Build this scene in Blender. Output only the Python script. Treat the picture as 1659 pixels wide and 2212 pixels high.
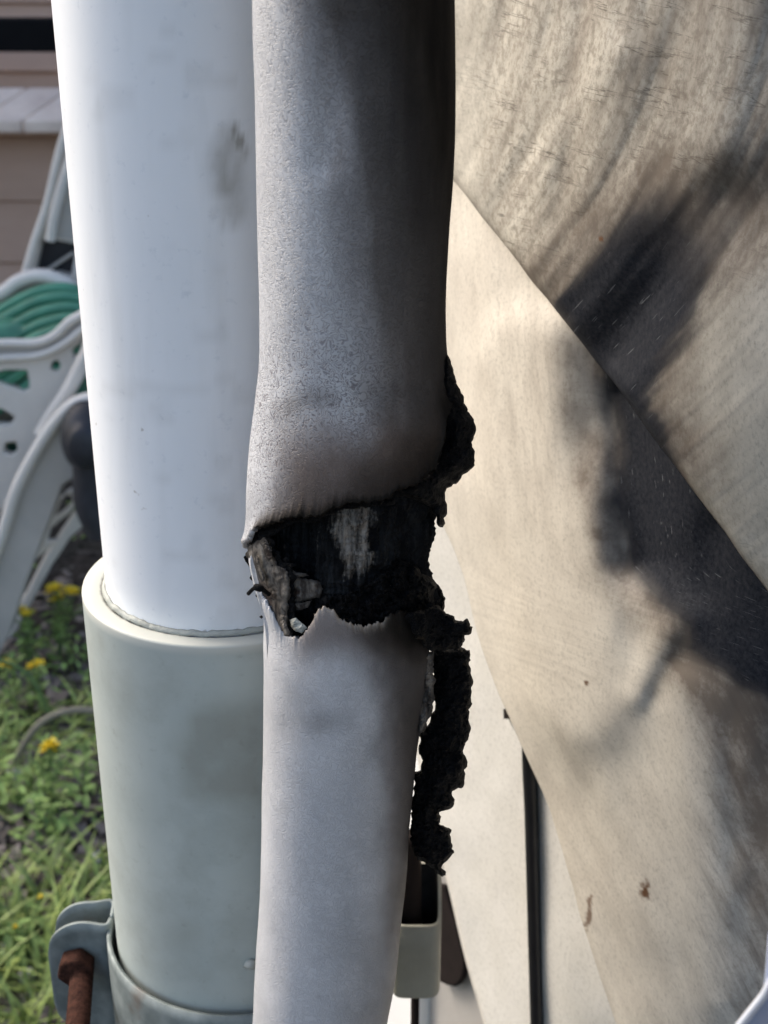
import bpy, bmesh, math, random
import numpy as np
from mathutils import Vector, Matrix
from mathutils.geometry import delaunay_2d_cdt

for o in list(bpy.data.objects): bpy.data.objects.remove(o)
S = bpy.context.scene
COL = S.collection
random.seed(4); rng = np.random.default_rng(7)
R = math.radians

# ------------------------------------------------------------------ camera
PITCH = R(23.5); CH = 1.1
cam = bpy.data.objects.new('camera', bpy.data.cameras.new('camera')); COL.objects.link(cam)
cam.location = (0, 0, CH); cam.rotation_euler = (R(90) - PITCH, 0, 0)
cam.data.sensor_fit = 'VERTICAL'; cam.data.sensor_height = 36; cam.data.sensor_width = 27
cam.data.lens = 18 / math.tan(R(21.0))
cam.data.clip_start = 0.02; cam.data.clip_end = 400
cam.data.dof.use_dof = True; cam.data.dof.focus_distance = 0.415; cam.data.dof.aperture_fstop = 21
S.camera = cam

# ------------------------------------------------------------------ light
SUN_EL, SUN_AZ = R(38), R(-57)        # azimuth from +Y, clockwise: the sun stands to the left
w = bpy.data.worlds.new('World'); S.world = w; w.use_nodes = True
nt = w.node_tree; bg = nt.nodes['Background']
sky = nt.nodes.new('ShaderNodeTexSky'); sky.sky_type = 'NISHITA'; sky.sun_disc = False
sky.sun_elevation = SUN_EL; sky.sun_rotation = SUN_AZ
sky.air_density = 1.0; sky.dust_density = 3.5; sky.ozone_density = 0.9
nt.links.new(sky.outputs[0], bg.inputs[0]); bg.inputs[1].default_value = 0.15
sun = bpy.data.objects.new('sun', bpy.data.lights.new('sun', 'SUN')); COL.objects.link(sun)
sun.data.energy = 1.4; sun.data.angle = R(22); sun.data.color = (1, .94, .86)
d = Vector((math.sin(SUN_AZ) * math.cos(SUN_EL), math.cos(SUN_AZ) * math.cos(SUN_EL), math.sin(SUN_EL)))
sun.rotation_euler = (-d).to_track_quat('-Z', 'Y').to_euler()
S.view_settings.view_transform = 'Standard'; S.view_settings.look = 'None'
S.view_settings.exposure = 1.14; S.view_settings.gamma = 1
S.render.engine = 'CYCLES'

# ------------------------------------------------------------------ geometry of the view: picture point -> place at a given distance
F = 1106 / math.tan(R(21)); cp, sp_ = math.cos(PITCH), math.sin(PITCH)
def ray(x, y):
    a = (x - 829.5) / F; b = (1106 - y) / F
    return np.array([a + 0 * b, cp + b * sp_ + 0 * a, -sp_ + b * cp + 0 * a])
def P(x, y, Y):
    r = ray(np.asarray(x, float), np.asarray(y, float)); t = Y / r[1]
    return np.stack([r[0] * t, r[1] * t, CH + r[2] * t], -1)
WN = np.array([-.897, -.442]); WQ = np.array([.0324, .60])
def PW(x, y, off):                     # on the house wall plane, off metres in front of it
    r = ray(np.asarray(x, float), np.asarray(y, float))
    t = (WN @ WQ + off) / (WN[0] * r[0] + WN[1] * r[1])
    return np.stack([r[0] * t, r[1] * t, CH + r[2] * t], -1)
def ground(x, y):
    r = ray(x, y); t = -CH / r[2]; return Vector((float(r[0] * t), float(r[1] * t), 0))

# ------------------------------------------------------------------ numeric helpers
def _h(ix, iy, s):
    n = (ix.astype(np.int64) * 374761393 + iy.astype(np.int64) * 668265263 + s * 1442695041) & 0xffffffff
    n = ((n ^ (n >> 13)) * 1274126177) & 0xffffffff
    return ((n ^ (n >> 16)) & 0xffff) / 65535.0
def vnoise(x, y, s=0):
    x = np.asarray(x, float); y = np.asarray(y, float)
    ix = np.floor(x); iy = np.floor(y); fx = x - ix; fy = y - iy
    fx = fx * fx * (3 - 2 * fx); fy = fy * fy * (3 - 2 * fy)
    a = _h(ix, iy, s); b = _h(ix + 1, iy, s); c = _h(ix, iy + 1, s); d_ = _h(ix + 1, iy + 1, s)
    return (a * (1 - fx) + b * fx) * (1 - fy) + (c * (1 - fx) + d_ * fx) * fy
def fbm(x, y, s=0, o=4):
    v = 0; a = .5; x = np.asarray(x, float); y = np.asarray(y, float)
    for k in range(o):
        v = v + a * vnoise(x * 2**k, y * 2**k, s + k * 17); a *= .5
    return v / (1 - .5**o)
def sst(a, b, x):
    t = np.clip((x - a) / (b - a), 0, 1); return t * t * (3 - 2 * t)
def interp(pts, v): 
    pts = sorted(pts); return np.interp(v, [p[0] for p in pts], [p[1] for p in pts])
def smooth_interp(pts, v):
    pts = sorted(pts); xs = np.array([p[0] for p in pts], float); ys = np.array([p[1] for p in pts], float)
    m = np.gradient(ys, xs); v = np.clip(v, xs[0], xs[-1]); i = np.clip(np.searchsorted(xs, v) - 1, 0, len(xs) - 2)
    h = xs[i + 1] - xs[i]; t = (v - xs[i]) / h
    return (2*t**3-3*t**2+1)*ys[i]+(t**3-2*t**2+t)*h*m[i]+(-2*t**3+3*t**2)*ys[i+1]+(t**3-t**2)*h*m[i+1]
def sdf(poly, x, y):                   # signed distance to polygon, positive inside
    x = np.asarray(x, float); y = np.asarray(y, float)
    dm = np.full(x.shape, 1e9); ins = np.zeros(x.shape, bool); n = len(poly)
    for i in range(n):
        ax, ay = poly[i]; bx, by = poly[(i + 1) % n]
        ex, ey = bx - ax, by - ay
        t = np.clip(((x - ax) * ex + (y - ay) * ey) / (ex * ex + ey * ey + 1e-9), 0, 1)
        dm = np.minimum(dm, np.hypot(x - ax - t * ex, y - ay - t * ey))
        c = ((ay > y) != (by > y)) & (x < (bx - ax) * (y - ay) / (by - ay + 1e-12) + ax)
        ins ^= c
    return np.where(ins, dm, -dm)
def seg(x, y, a, b):                   # distance to a segment
    ex, ey = b[0] - a[0], b[1] - a[1]
    t = np.clip(((x - a[0]) * ex + (y - a[1]) * ey) / (ex * ex + ey * ey), 0, 1)
    return np.hypot(x - a[0] - t * ex, y - a[1] - t * ey)

# ------------------------------------------------------------------ object helpers
def tag(o, label=None, cat=None, group=None, kind=None):
    if label: o['label'] = label
    if cat: o['category'] = cat
    if group: o['group'] = group
    if kind: o['kind'] = kind
    return o
def thing(name, label, cat, loc=(0, 0, 0), group=None):
    o = bpy.data.objects.new(name, None); COL.objects.link(o); o.location = loc; o.empty_display_size = .05
    return tag(o, label, cat, group)
def obj(name, verts, faces, mat, parent=None, smooth=True, attrs=None, uv=None, label=None):
    base = np.zeros(3)
    p = parent
    while p is not None: base = base + np.array(p.location); p = p.parent
    v = np.asarray(verts, float).reshape(-1, 3) - base
    me = bpy.data.meshes.new(name); me.from_pydata(v.tolist(), [], [tuple(int(i) for i in f) for f in faces])
    if smooth: me.shade_smooth()
    if attrs:
        for k, a in attrs.items():
            at = me.attributes.new(k, 'FLOAT', 'POINT'); at.data.foreach_set('value', np.asarray(a, np.float32).ravel())
    if uv is not None:
        l = me.uv_layers.new(name='UVMap'); uv = np.asarray(uv, float).reshape(-1, 2)
        idx = np.zeros(len(me.loops), np.int32); me.loops.foreach_get('vertex_index', idx)
        l.data.foreach_set('uv', uv[idx].astype(np.float32).ravel())
    me.materials.append(mat)
    o = bpy.data.objects.new(name, me); COL.objects.link(o)
    if parent is not None: o.parent = parent
    if label: o['label'] = label
    me.update()
    return o
def gridfaces(nr, nc, wrap=False, off=0):
    f = []
    for i in range(nr - 1):
        for j in range(nc if wrap else nc - 1):
            k = (j + 1) % nc
            f.append((off + i * nc + j, off + i * nc + k, off + (i + 1) * nc + k, off + (i + 1) * nc + j))
    return f
def solid(o, th, off=0):
    m = o.modifiers.new('thickness', 'SOLIDIFY'); m.thickness = th; m.offset = off; return o
def bev(o, wd, seg_=2):
    m = o.modifiers.new('bevel', 'BEVEL'); m.width = wd; m.segments = seg_; m.limit_method = 'ANGLE'; m.angle_limit = R(35); return o
def tube(pts, rad, n=14, caps=True):
    pts = [Vector(p) for p in pts]; N = len(pts); V = []; prev = None
    rad = [rad] * N if not hasattr(rad, '__len__') else rad
    for i in range(N):
        t = (pts[min(i + 1, N - 1)] - pts[max(i - 1, 0)]).normalized()
        if prev is None:
            a = Vector((0, 0, 1)) if abs(t.z) < .9 else Vector((0, 1, 0)); u = t.cross(a).normalized()
        else: u = (prev - t * prev.dot(t)).normalized()
        prev = u; v_ = t.cross(u)
        for k in range(n):
            an = 2 * math.pi * k / n; V.append(tuple(pts[i] + (u * math.cos(an) + v_ * math.sin(an)) * rad[i]))
    Fc = gridfaces(N, n, True)
    if caps: Fc += [tuple(range(n))[::-1], tuple(range((N - 1) * n, N * n))]
    return V, Fc
def spline(pts, n=40):
    pts = np.array([list(p) for p in pts], float); k = len(pts); t = np.linspace(0, k - 1, n); out = []
    for s in t:
        i = min(int(s), k - 2); u = s - i
        p0, p1, p2, p3 = pts[max(i - 1, 0)], pts[i], pts[i + 1], pts[min(i + 2, k - 1)]
        out.append(.5 * (2*p1 + (p2-p0)*u + (2*p0-5*p1+4*p2-p3)*u*u + (3*p1-p0-3*p2+p3)*u**3))
    return np.array(out)
def lathe(prof, cx, cy, n=96, closed=True):
    V = []
    for r_, z in prof:
        for k in range(n):
            a = 2 * math.pi * k / n; V.append((cx + r_ * math.sin(a), cy - r_ * math.cos(a), z))
    Fc = gridfaces(len(prof), n, True)
    if closed: Fc += [((len(prof) - 1) * n + j, (len(prof) - 1) * n + (j + 1) % n, (j + 1) % n, j) for j in range(n)]
    return V, Fc
def box(x0, x1, y0, y1, z0, z1):
    V = [(x, y, z) for z in (z0, z1) for y in (y0, y1) for x in (x0, x1)]
    return V, [(0, 2, 3, 1), (4, 5, 7, 6), (0, 1, 5, 4), (2, 6, 7, 3), (0, 4, 6, 2), (1, 3, 7, 5)]
def merge(*parts):
    V = []; Fc = []
    for v, f in parts:
        k = len(V); V += [tuple(p) for p in v]; Fc += [tuple(i + k for i in q) for q in f]
    return V, Fc

def prism(poly, Y, th, holes=()):      # an outline at distance Y with real thickness, holes cut through
    pts = [tuple(p) for p in poly]; edges = [(i, (i + 1) % len(pts)) for i in range(len(pts))]
    loops = [list(range(len(pts)))]
    for h in holes:
        b = len(pts); pts += [tuple(p) for p in h]; n = len(h)
        edges += [(b + i, b + (i + 1) % n) for i in range(n)]; loops.append(list(range(b, b + n)))
    vv, ee, ff, _, _, _ = delaunay_2d_cdt([Vector(p) for p in pts], edges, [], 0, 1e-4)
    px = np.array([v.x for v in vv]); py = np.array([v.y for v in vv])
    keep = []
    for f in ff:
        cx, cy = px[list(f)].mean(), py[list(f)].mean()
        if sdf(poly, cx, cy) > 0 and all(sdf(h, cx, cy) < 0 for h in holes): keep.append(tuple(f))
    A = P(px, py, Y); B = A + np.array([0, th, 0]); n = len(px)
    Fc = [f for f in keep] + [tuple(i + n for i in f[::-1]) for f in keep]
    cnt = {}
    for f in keep:
        for i in range(len(f)):
            e = (f[i], f[(i + 1) % len(f)]); cnt[e] = 1
    for (a, b) in list(cnt):
        if (b, a) not in cnt: Fc.append((b, a, a + n, b + n))
    return np.vstack([A, B]), Fc

def jag(poly, amp, step, seed):        # frays an outline, with broad bites and fine teeth
    pts = []; n = len(poly)
    for i in range(n):
        a = np.array(poly[i], float); b = np.array(poly[(i + 1) % n], float); L = np.hypot(*(b - a)); k = max(1, int(round(L / step)))
        nrm = np.array([b[1] - a[1], a[0] - b[0]]) / (L + 1e-9)
        for j in range(k): pts.append((a + (b - a) * j / k, nrm))
    q = np.array([p[0] for p in pts]); nn = np.array([p[1] for p in pts])
    dsp = (fbm(q[:, 0] / 13, q[:, 1] / 13, seed, 4) - .5) * amp * 5.5
    spk = (vnoise(q[:, 0] / 5, q[:, 1] / 5, seed + 3) > .86) * amp * 1.1
    return [tuple(v) for v in q + nn * (dsp - spk * 0 + spk * np.sign(dsp + .01))[:, None]]
def crust(poly, Yf, th, rough, seed, step=4.0, amp=2.5, ns=26, power=.5, wd=30):
    """a solid lump: outline in picture units, depth Yf(x,y), thickness th (m) swelling from the edge inwards, broken surface"""
    pl = jag(poly, amp, step * 1.2, seed); P2 = np.array(pl)
    x0, y0 = P2.min(0); x1, y1 = P2.max(0)
    gx, gy = np.meshgrid(np.arange(x0, x1, step), np.arange(y0, y1, step))
    gx = gx + rng.uniform(-.35, .35, gx.shape) * step; gy = gy + rng.uniform(-.35, .35, gy.shape) * step
    m = sdf(pl, gx, gy) > step * .45
    pts = [Vector(p) for p in pl] + [Vector((a, b)) for a, b in zip(gx[m], gy[m])]
    n0 = len(pl)
    vv, ee, ff, _, _, _ = delaunay_2d_cdt(pts, [(i, (i + 1) % n0) for i in range(n0)], [], 1, 1e-4)
    px = np.array([v.x for v in vv]); py = np.array([v.y for v in vv])
    dd = np.clip(sdf(pl, px, py), 0, None); t = np.clip(dd / wd, 0, 1)**power * th
    Y = Yf(px, py); nf = fbm(px / ns, py / ns, seed, 5) - .5; nb = fbm(px / ns, py / ns, seed + 99, 5) - .5
    fr = np.abs(fbm(px / ns * 1.9, py / ns * 1.9, seed + 5, 4) - .5) * 2
    e = np.clip(dd / 6, 0, 1)
    A = P(px, py, Y - t + (nf * rough * 2 - fr * rough) * e); B = P(px, py, Y + t + nb * rough * 2 * e)
    n = len(px); Fc = [tuple(f) for f in ff] + [tuple(i + n for i in f[::-1]) for f in ff]
    cnt = {(f[i], f[(i + 1) % len(f)]) for f in ff for i in range(len(f))}
    for (a, b) in cnt:
        if (b, a) not in cnt: Fc.append((b, a, a + n, b + n))
    return np.vstack([A, B]), Fc, np.concatenate([px, px]), np.concatenate([py, py])

# ------------------------------------------------------------------ materials
class M:
    def __init__(s, name, rough=.6, spec=.4):
        s.m = bpy.data.materials.new(name); s.m.use_nodes = True; s.t = s.m.node_tree; s.n = s.t.nodes
        s.b = s.n['Principled BSDF']; s.b.inputs['Roughness'].default_value = rough
        s.b.inputs['Specular IOR Level'].default_value = spec
        s.co = s.n.new('ShaderNodeTexCoord')
    def link(s, a, b): s.t.links.new(a, b)
    def map(s, scale=(1, 1, 1), src='Object', rot=(0, 0, 0)):
        k = s.n.new('ShaderNodeMapping'); k.inputs['Scale'].default_value = scale; k.inputs['Rotation'].default_value = rot
        s.link(s.co.outputs[src], k.inputs[0]); return k.outputs[0]
    def noise(s, scale, vec=None, detail=4, rough=.55, dist=0):
        k = s.n.new('ShaderNodeTexNoise'); k.inputs['Scale'].default_value = scale; k.inputs['Detail'].default_value = detail
        k.inputs['Roughness'].default_value = rough; k.inputs['Distortion'].default_value = dist
        s.link(vec if vec is not None else s.co.outputs['Object'], k.inputs['Vector']); return k.outputs[0]
    def voro(s, scale, vec=None, feat='F1'):
        k = s.n.new('ShaderNodeTexVoronoi'); k.feature = feat; k.inputs['Scale'].default_value = scale
        s.link(vec if vec is not None else s.co.outputs['Object'], k.inputs['Vector']); return k.outputs[0]
    def ramp(s, f, *st):
        k = s.n.new('ShaderNodeValToRGB'); e = k.color_ramp.elements
        while len(e) < len(st): e.new(.5)
        for i, (p, c) in enumerate(st):
            e[i].position = p; e[i].color = (c, c, c, 1) if not hasattr(c, '__len__') else (*c, 1)
        s.link(f, k.inputs[0]); return k.outputs[0]
    def mix(s, f, a, b, mode='MIX'):
        k = s.n.new('ShaderNodeMix'); k.data_type = 'RGBA'; k.blend_type = mode; k.clamp_factor = True
        for v, i in ((f, 0), (a, 6), (b, 7)):
            if isinstance(v, bpy.types.NodeSocket): s.link(v, k.inputs[i])
            elif hasattr(v, '__len__'): k.inputs[i].default_value = (*v, 1)
            else: k.inputs[i].default_value = v
        return k.outputs[2]
    def math(s, op, a, b=0.0, c=0.0, clamp=False):
        k = s.n.new('ShaderNodeMath'); k.operation = op; k.use_clamp = clamp
        for i, v in enumerate((a, b, c)):
            if isinstance(v, bpy.types.NodeSocket): s.link(v, k.inputs[i])
            else: k.inputs[i].default_value = v
        return k.outputs[0]
    def attr(s, name):
        k = s.n.new('ShaderNodeAttribute'); k.attribute_name = name; return k.outputs['Fac']
    def color(s, c):
        if isinstance(c, bpy.types.NodeSocket): s.link(c, s.b.inputs['Base Color'])
        else: s.b.inputs['Base Color'].default_value = (*c, 1)
    def bump(s, h, strength=.5, dist=.001, prev=None):
        k = s.n.new('ShaderNodeBump'); k.inputs['Strength'].default_value = strength; k.inputs['Distance'].default_value = dist
        s.link(h, k.inputs['Height'])
        if prev is not None: s.link(prev, k.inputs['Normal'])
        s.link(k.outputs[0], s.b.inputs['Normal']); return k.outputs[0]

def plain(name, c, rough=.6, var=.15, scale=8, spec=.4, bump=0, bs=200):
    m = M(name, rough, spec); n = m.noise(scale, detail=6)
    m.color(m.mix(m.ramp(n, (.3, 0), (.7, 1)), tuple(k * (1 - var) for k in c), tuple(min(1, k * (1 + var)) for k in c)))
    if bump: m.bump(m.noise(bs), .6, bump)
    return m.m

def mat_conduit():
    m = M('sooty_grey_plastic', .5, .35)
    wv = m.noise(420, detail=1.5, rough=.5, dist=1.0)
    worm = m.ramp(m.math('PINGPONG', m.math('MULTIPLY', wv, 7.0), .5), (.03, 0), (.22, 1))
    pore = m.noise(1500, detail=3)
    big = m.noise(28, detail=5)
    base = m.mix(m.ramp(big, (.35, 0), (.65, 1)), (.44, .445, .455), (.54, .545, .555))
    base = m.mix(m.math('MULTIPLY', m.math('SUBTRACT', 1.0, worm), m.attr('wrinkle')), base, (.20, .19, .20))
    soot_shade = m.math('ADD', m.attr('soot_shade'), m.math('MULTIPLY', m.math('SUBTRACT', m.noise(70, m.map((1, 1, .22)), detail=5), .5), .22), clamp=True)
    base = m.mix(m.ramp(m.attr('brown'), (0, 0), (1, 1)), base, (.165, .13, .112))
    base = m.mix(m.ramp(soot_shade, (.15, 0), (.5, .55)), base, (.13, .098, .078))
    c = m.mix(m.ramp(soot_shade, (.06, 0), (.5, .64), (1.0, .99)), base, m.mix(m.ramp(m.noise(170, m.map((1, 1, .12)), detail=5), (.4, 0), (.65, 1)), (.0085, .0075, .0065), (.021, .018, .0145)))
    c = m.mix(m.attr('pale'), c, (.45, .38, .3))
    m.color(c)
    m.link(m.ramp(soot_shade, (0, .40), (1, .8)), m.b.inputs['Roughness'])
    m.link(m.ramp(soot_shade, (0, .45), (.7, .06)), m.b.inputs['Specular IOR Level'])
    p = m.bump(worm, .7, .00016)
    p = m.bump(pore, .35, .00008, p)
    m.bump(big, .3, .0006, p)
    return m.m

def mat_core():
    m = M('charred_core', .8, .12)
    st = m.noise(420, m.map((1, 1, .09)), detail=6, rough=.7)
    sp = m.noise(900, detail=4)
    dark = m.mix(m.ramp(st, (.45, 0), (.75, 1)), (.0035, .004, .005), (.03, .032, .034))
    fib = m.mix(m.ramp(st, (.38, 0), (.62, 1)), (.045, .04, .035), (.31, .285, .25))
    f = m.math('ADD', m.attr('fiber'), m.math('MULTIPLY', m.math('SUBTRACT', st, .5), 1.7))
    f = m.math('ADD', f, m.math('MULTIPLY', m.math('SUBTRACT', sp, .5), .7), clamp=True)
    m.color(m.mix(m.ramp(f, (.3, 0), (.85, 1)), dark, fib))
    p = m.bump(st, .9, .0012); m.bump(m.noise(160, detail=6), .8, .0025, p)
    return m.m

def mat_char():
    m = M('black_char', .6, .14)
    n = m.noise(260, detail=7, rough=.7)
    c = m.mix(m.ramp(n, (.5, 0), (.78, 1)), (.003, .0033, .004), (.012, .013, .015))
    c = m.mix(m.ramp(m.noise(110, detail=5), (.66, 0), (.74, 1)), c, (.045, .033, .02))
    m.color(c)
    p = m.bump(n, 1, .002); m.bump(m.voro(420), .7, .0012, p)
    return m.m

def mat_torn():
    m = M('torn_brown_plastic', .6, .4)
    n = m.noise(220, m.map((1, 1, .4)), detail=6, rough=.65)
    n = m.noise(300, m.map((1, 1, .25)), detail=6, rough=.7)
    c = m.mix(m.ramp(n, (.38, 0), (.66, 1)), (.03, .024, .02), (.26, .235, .2))
    c = m.mix(m.ramp(m.noise(120, detail=5), (.52, 0), (.62, 1)), c, (.025, .014, .01))
    e = m.attr('edge'); c = m.mix(e, c, (.012, .01, .009))
    m.color(c); m.bump(n, .9, .0012)
    return m.m

def mat_pipe():
    m = M('white_pipe_plastic', .42, .4)
    big = m.noise(9, detail=5)
    c = m.mix(m.ramp(big, (.35, 0), (.7, 1)), (.76, .79, .81), (.82, .84, .855))
    c = m.mix(m.ramp(m.noise(260, detail=3, rough=.6), (.62, 0), (.78, .3)), c, (.45, .5, .56))
    c = m.mix(m.ramp(m.noise(60, m.map((1, 1, .12)), detail=5), (.55, 0), (.75, .28)), c, (.52, .54, .54))
    c = m.mix(m.ramp(m.noise(170, detail=2), (.74, 0), (.78, .6)), c, (.34, .32, .28))
    st = m.math('ADD', m.attr('stain'), m.math('MULTIPLY', m.math('SUBTRACT', m.noise(90, detail=6), .5), m.attr('stain')), clamp=True)
    c = m.mix(m.math('MULTIPLY', st, .9), c, (.28, .275, .25))
    c = m.mix(m.attr('spot'), c, (.05, .035, .025))
    m.color(c); m.bump(m.noise(350, detail=3), .12, .0003)
    return m.m

def mat_coupling():
    m = M('grey_green_plastic', .5, .4)
    big = m.noise(14, detail=5)
    c = m.mix(m.ramp(big, (.35, 0), (.7, 1)), (.375, .415, .385), (.46, .50, .465))
    c = m.mix(m.ramp(m.noise(45, detail=6, rough=.65), (.48, 0), (.7, .45)), c, (.30, .32, .285))
    c = m.mix(m.ramp(m.noise(260, detail=5), (.62, 0), (.75, .35)), c, (.27, .28, .25))
    stn = m.math('ADD', m.attr('stain'), m.math('MULTIPLY', m.math('MULTIPLY', m.math('SUBTRACT', m.noise(80, detail=6), .5), 1.4), m.attr('stain')), clamp=True)
    c = m.mix(m.math('MULTIPLY', stn, .6), c, (.24, .245, .205))
    c = m.mix(m.attr('rim'), c, (.52, .525, .465))
    g = m.math('MULTIPLY', m.attr('grime'), m.ramp(m.noise(260, detail=6), (.42, 0), (.6, 1)))
    c = m.mix(g, c, (.17, .15, .14))
    m.color(c); m.bump(m.noise(500, detail=3), .15, .0003)
    return m.m

def mat_siding(name, base1, base2, su, sv, crack=0.0, streak=.5):
    """cream vinyl; UV carries the grain direction, attributes carry sooty marks mixed with painted shade, and scorch marks"""
    m = M(name, .55, .3)
    gr = m.noise(1, m.map((su, sv, 1), 'UV'), detail=5, rough=.6)
    gr2 = m.noise(1, m.map((su * 2.7, sv * 2.2, 1), 'UV'), detail=4, rough=.7)
    fine = m.noise(520, detail=5, rough=.7)
    blot = m.noise(38, detail=6, rough=.6)
    c = m.mix(m.ramp(blot, (.35, 0), (.65, 1)), base1, base2)
    c = m.mix(m.ramp(fine, (.5, 0), (.72, .55)), c, tuple(k * .5 for k in base1))
    c = m.mix(m.ramp(fine, (.25, .4), (.42, 0)), c, tuple(min(.8, k * 1.18) for k in base2))
    sk = m.math('MULTIPLY', m.attr('streak'), streak)
    c = m.mix(m.math('MULTIPLY', m.ramp(gr, (.42, 0), (.66, 1)), sk), c, (.13, .105, .085))
    c = m.mix(m.math('MULTIPLY', m.ramp(gr2, (.5, 0), (.7, .8)), sk), c, (.2, .165, .13))
    if crack:
        cr = m.noise(1, m.map((5.0, 34, 1), 'UV'), detail=4, rough=.6)
        line = m.ramp(m.math('PINGPONG', m.math('MULTIPLY', cr, 3.5), .5), (.0, 1), (.075, 0))
        line = m.math('MULTIPLY', line, m.ramp(m.noise(55, detail=4), (.42, 0), (.58, .8)))
        mot = m.ramp(m.noise(300, detail=4, rough=.7), (.46, 0), (.62, 1))
        c = m.mix(m.math('MULTIPLY', m.math('MULTIPLY', mot, m.attr('streak')), .6), c, (.19, .165, .13))
        c = m.mix(m.math('MULTIPLY', m.math('MULTIPLY', line, m.attr('streak')), crack), c, (.035, .028, .022))
    nb = m.math('MULTIPLY', m.math('SUBTRACT', gr, .5), .22)
    nb = m.math('ADD', nb, m.math('MULTIPLY', m.math('SUBTRACT', m.noise(75, detail=5, rough=.65), .5), .7))
    nf = m.math('MULTIPLY', m.math('SUBTRACT', fine, .5), .25)
    nz = m.math('ADD', nb, nf)
    br = m.math('ADD', m.attr('scorch'), m.math('MULTIPLY', nz, m.math('MULTIPLY', m.attr('scorch'), 2.0)), clamp=True)
    c = m.mix(m.math('MULTIPLY', br, .92), c, (.135, .108, .085))
    so = m.math('ADD', m.attr('soot_shade'), m.math('MULTIPLY', m.math('ADD', m.math('MULTIPLY', nz, .3), m.math('MULTIPLY', m.math('SUBTRACT', blot, .5), .5)), m.attr('soot_shade')), clamp=True)
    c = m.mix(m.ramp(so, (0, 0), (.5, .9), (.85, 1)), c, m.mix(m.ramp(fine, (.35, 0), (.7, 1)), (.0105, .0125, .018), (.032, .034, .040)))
    m.link(m.ramp(so, (0, .3), (.7, .08)), m.b.inputs['Specular IOR Level'])
    fl = m.math('MULTIPLY', m.ramp(m.noise(1, m.map((su * 5, sv * 6, 1), 'UV'), detail=2), (.66, 0), (.71, 1)), m.attr('soot_shade'))
    c = m.mix(m.math('MULTIPLY', fl, .45), c, (.2, .21, .22))
    c = m.mix(m.attr('rust'), c, (.11, .05, .022))
    m.color(c)
    p = m.bump(gr, .12, .0004); p = m.bump(gr2, .12, .0002, p); m.bump(fine, .3, .0002, p)
    return m.m

def mat_cement():
    m = M('mulch_soil', .95, .1)
    a = m.noise(9, detail=6); b = m.noise(70, detail=7, rough=.7); v = m.voro(60, m.map((1, 1.6, 1)))
    c = m.mix(m.ramp(b, (.35, 0), (.7, 1)), (.03, .025, .021), (.17, .145, .125))
    c = m.mix(m.ramp(a, (.5, 0), (.7, .3)), c, (.035, .05, .02))
    m.color(c); p = m.bump(b, .9, .02); m.bump(v, .6, .015, p)
    return m.m

def mat_leaf(name, a, b):
    m = M(name, .5, .35)
    oi = m.n.new('ShaderNodeNewGeometry')
    c = m.mix(oi.outputs['Random Per Island'], a, b)
    m.color(c)
    m.b.inputs['Transmission Weight'].default_value = 0
    return m.m
def mat_metal():
    m = M('galvanised_steel', .6, .35); m.b.inputs['Metallic'].default_value = .2
    n = m.noise(90, detail=6); c = m.mix(m.ramp(n, (.35, 0), (.65, 1)), (.13, .155, .15), (.23, .26, .25))
    c = m.mix(m.ramp(m.noise(40, detail=6), (.62, 0), (.72, .5)), c, (.12, .07, .04))
    m.color(c); m.bump(n, .3, .0006); return m.m
def mat_rust():
    m = M('rust', .9, .1); n = m.noise(420, detail=7, rough=.7)
    m.color(m.mix(m.ramp(n, (.35, 0), (.68, 1)), (.024, .011, .008), (.085, .036, .024))); m.bump(n, 1, .0012); return m.m
def mat_wall():
    m = M('brown_painted_board', .7, .25); n = m.noise(25, m.map((.3, 1, 1)), detail=6)
    m.color(m.mix(m.ramp(n, (.3, 0), (.7, 1)), (.52, .35, .265), (.58, .40, .31))); m.bump(n, .2, .003); return m.m

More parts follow.
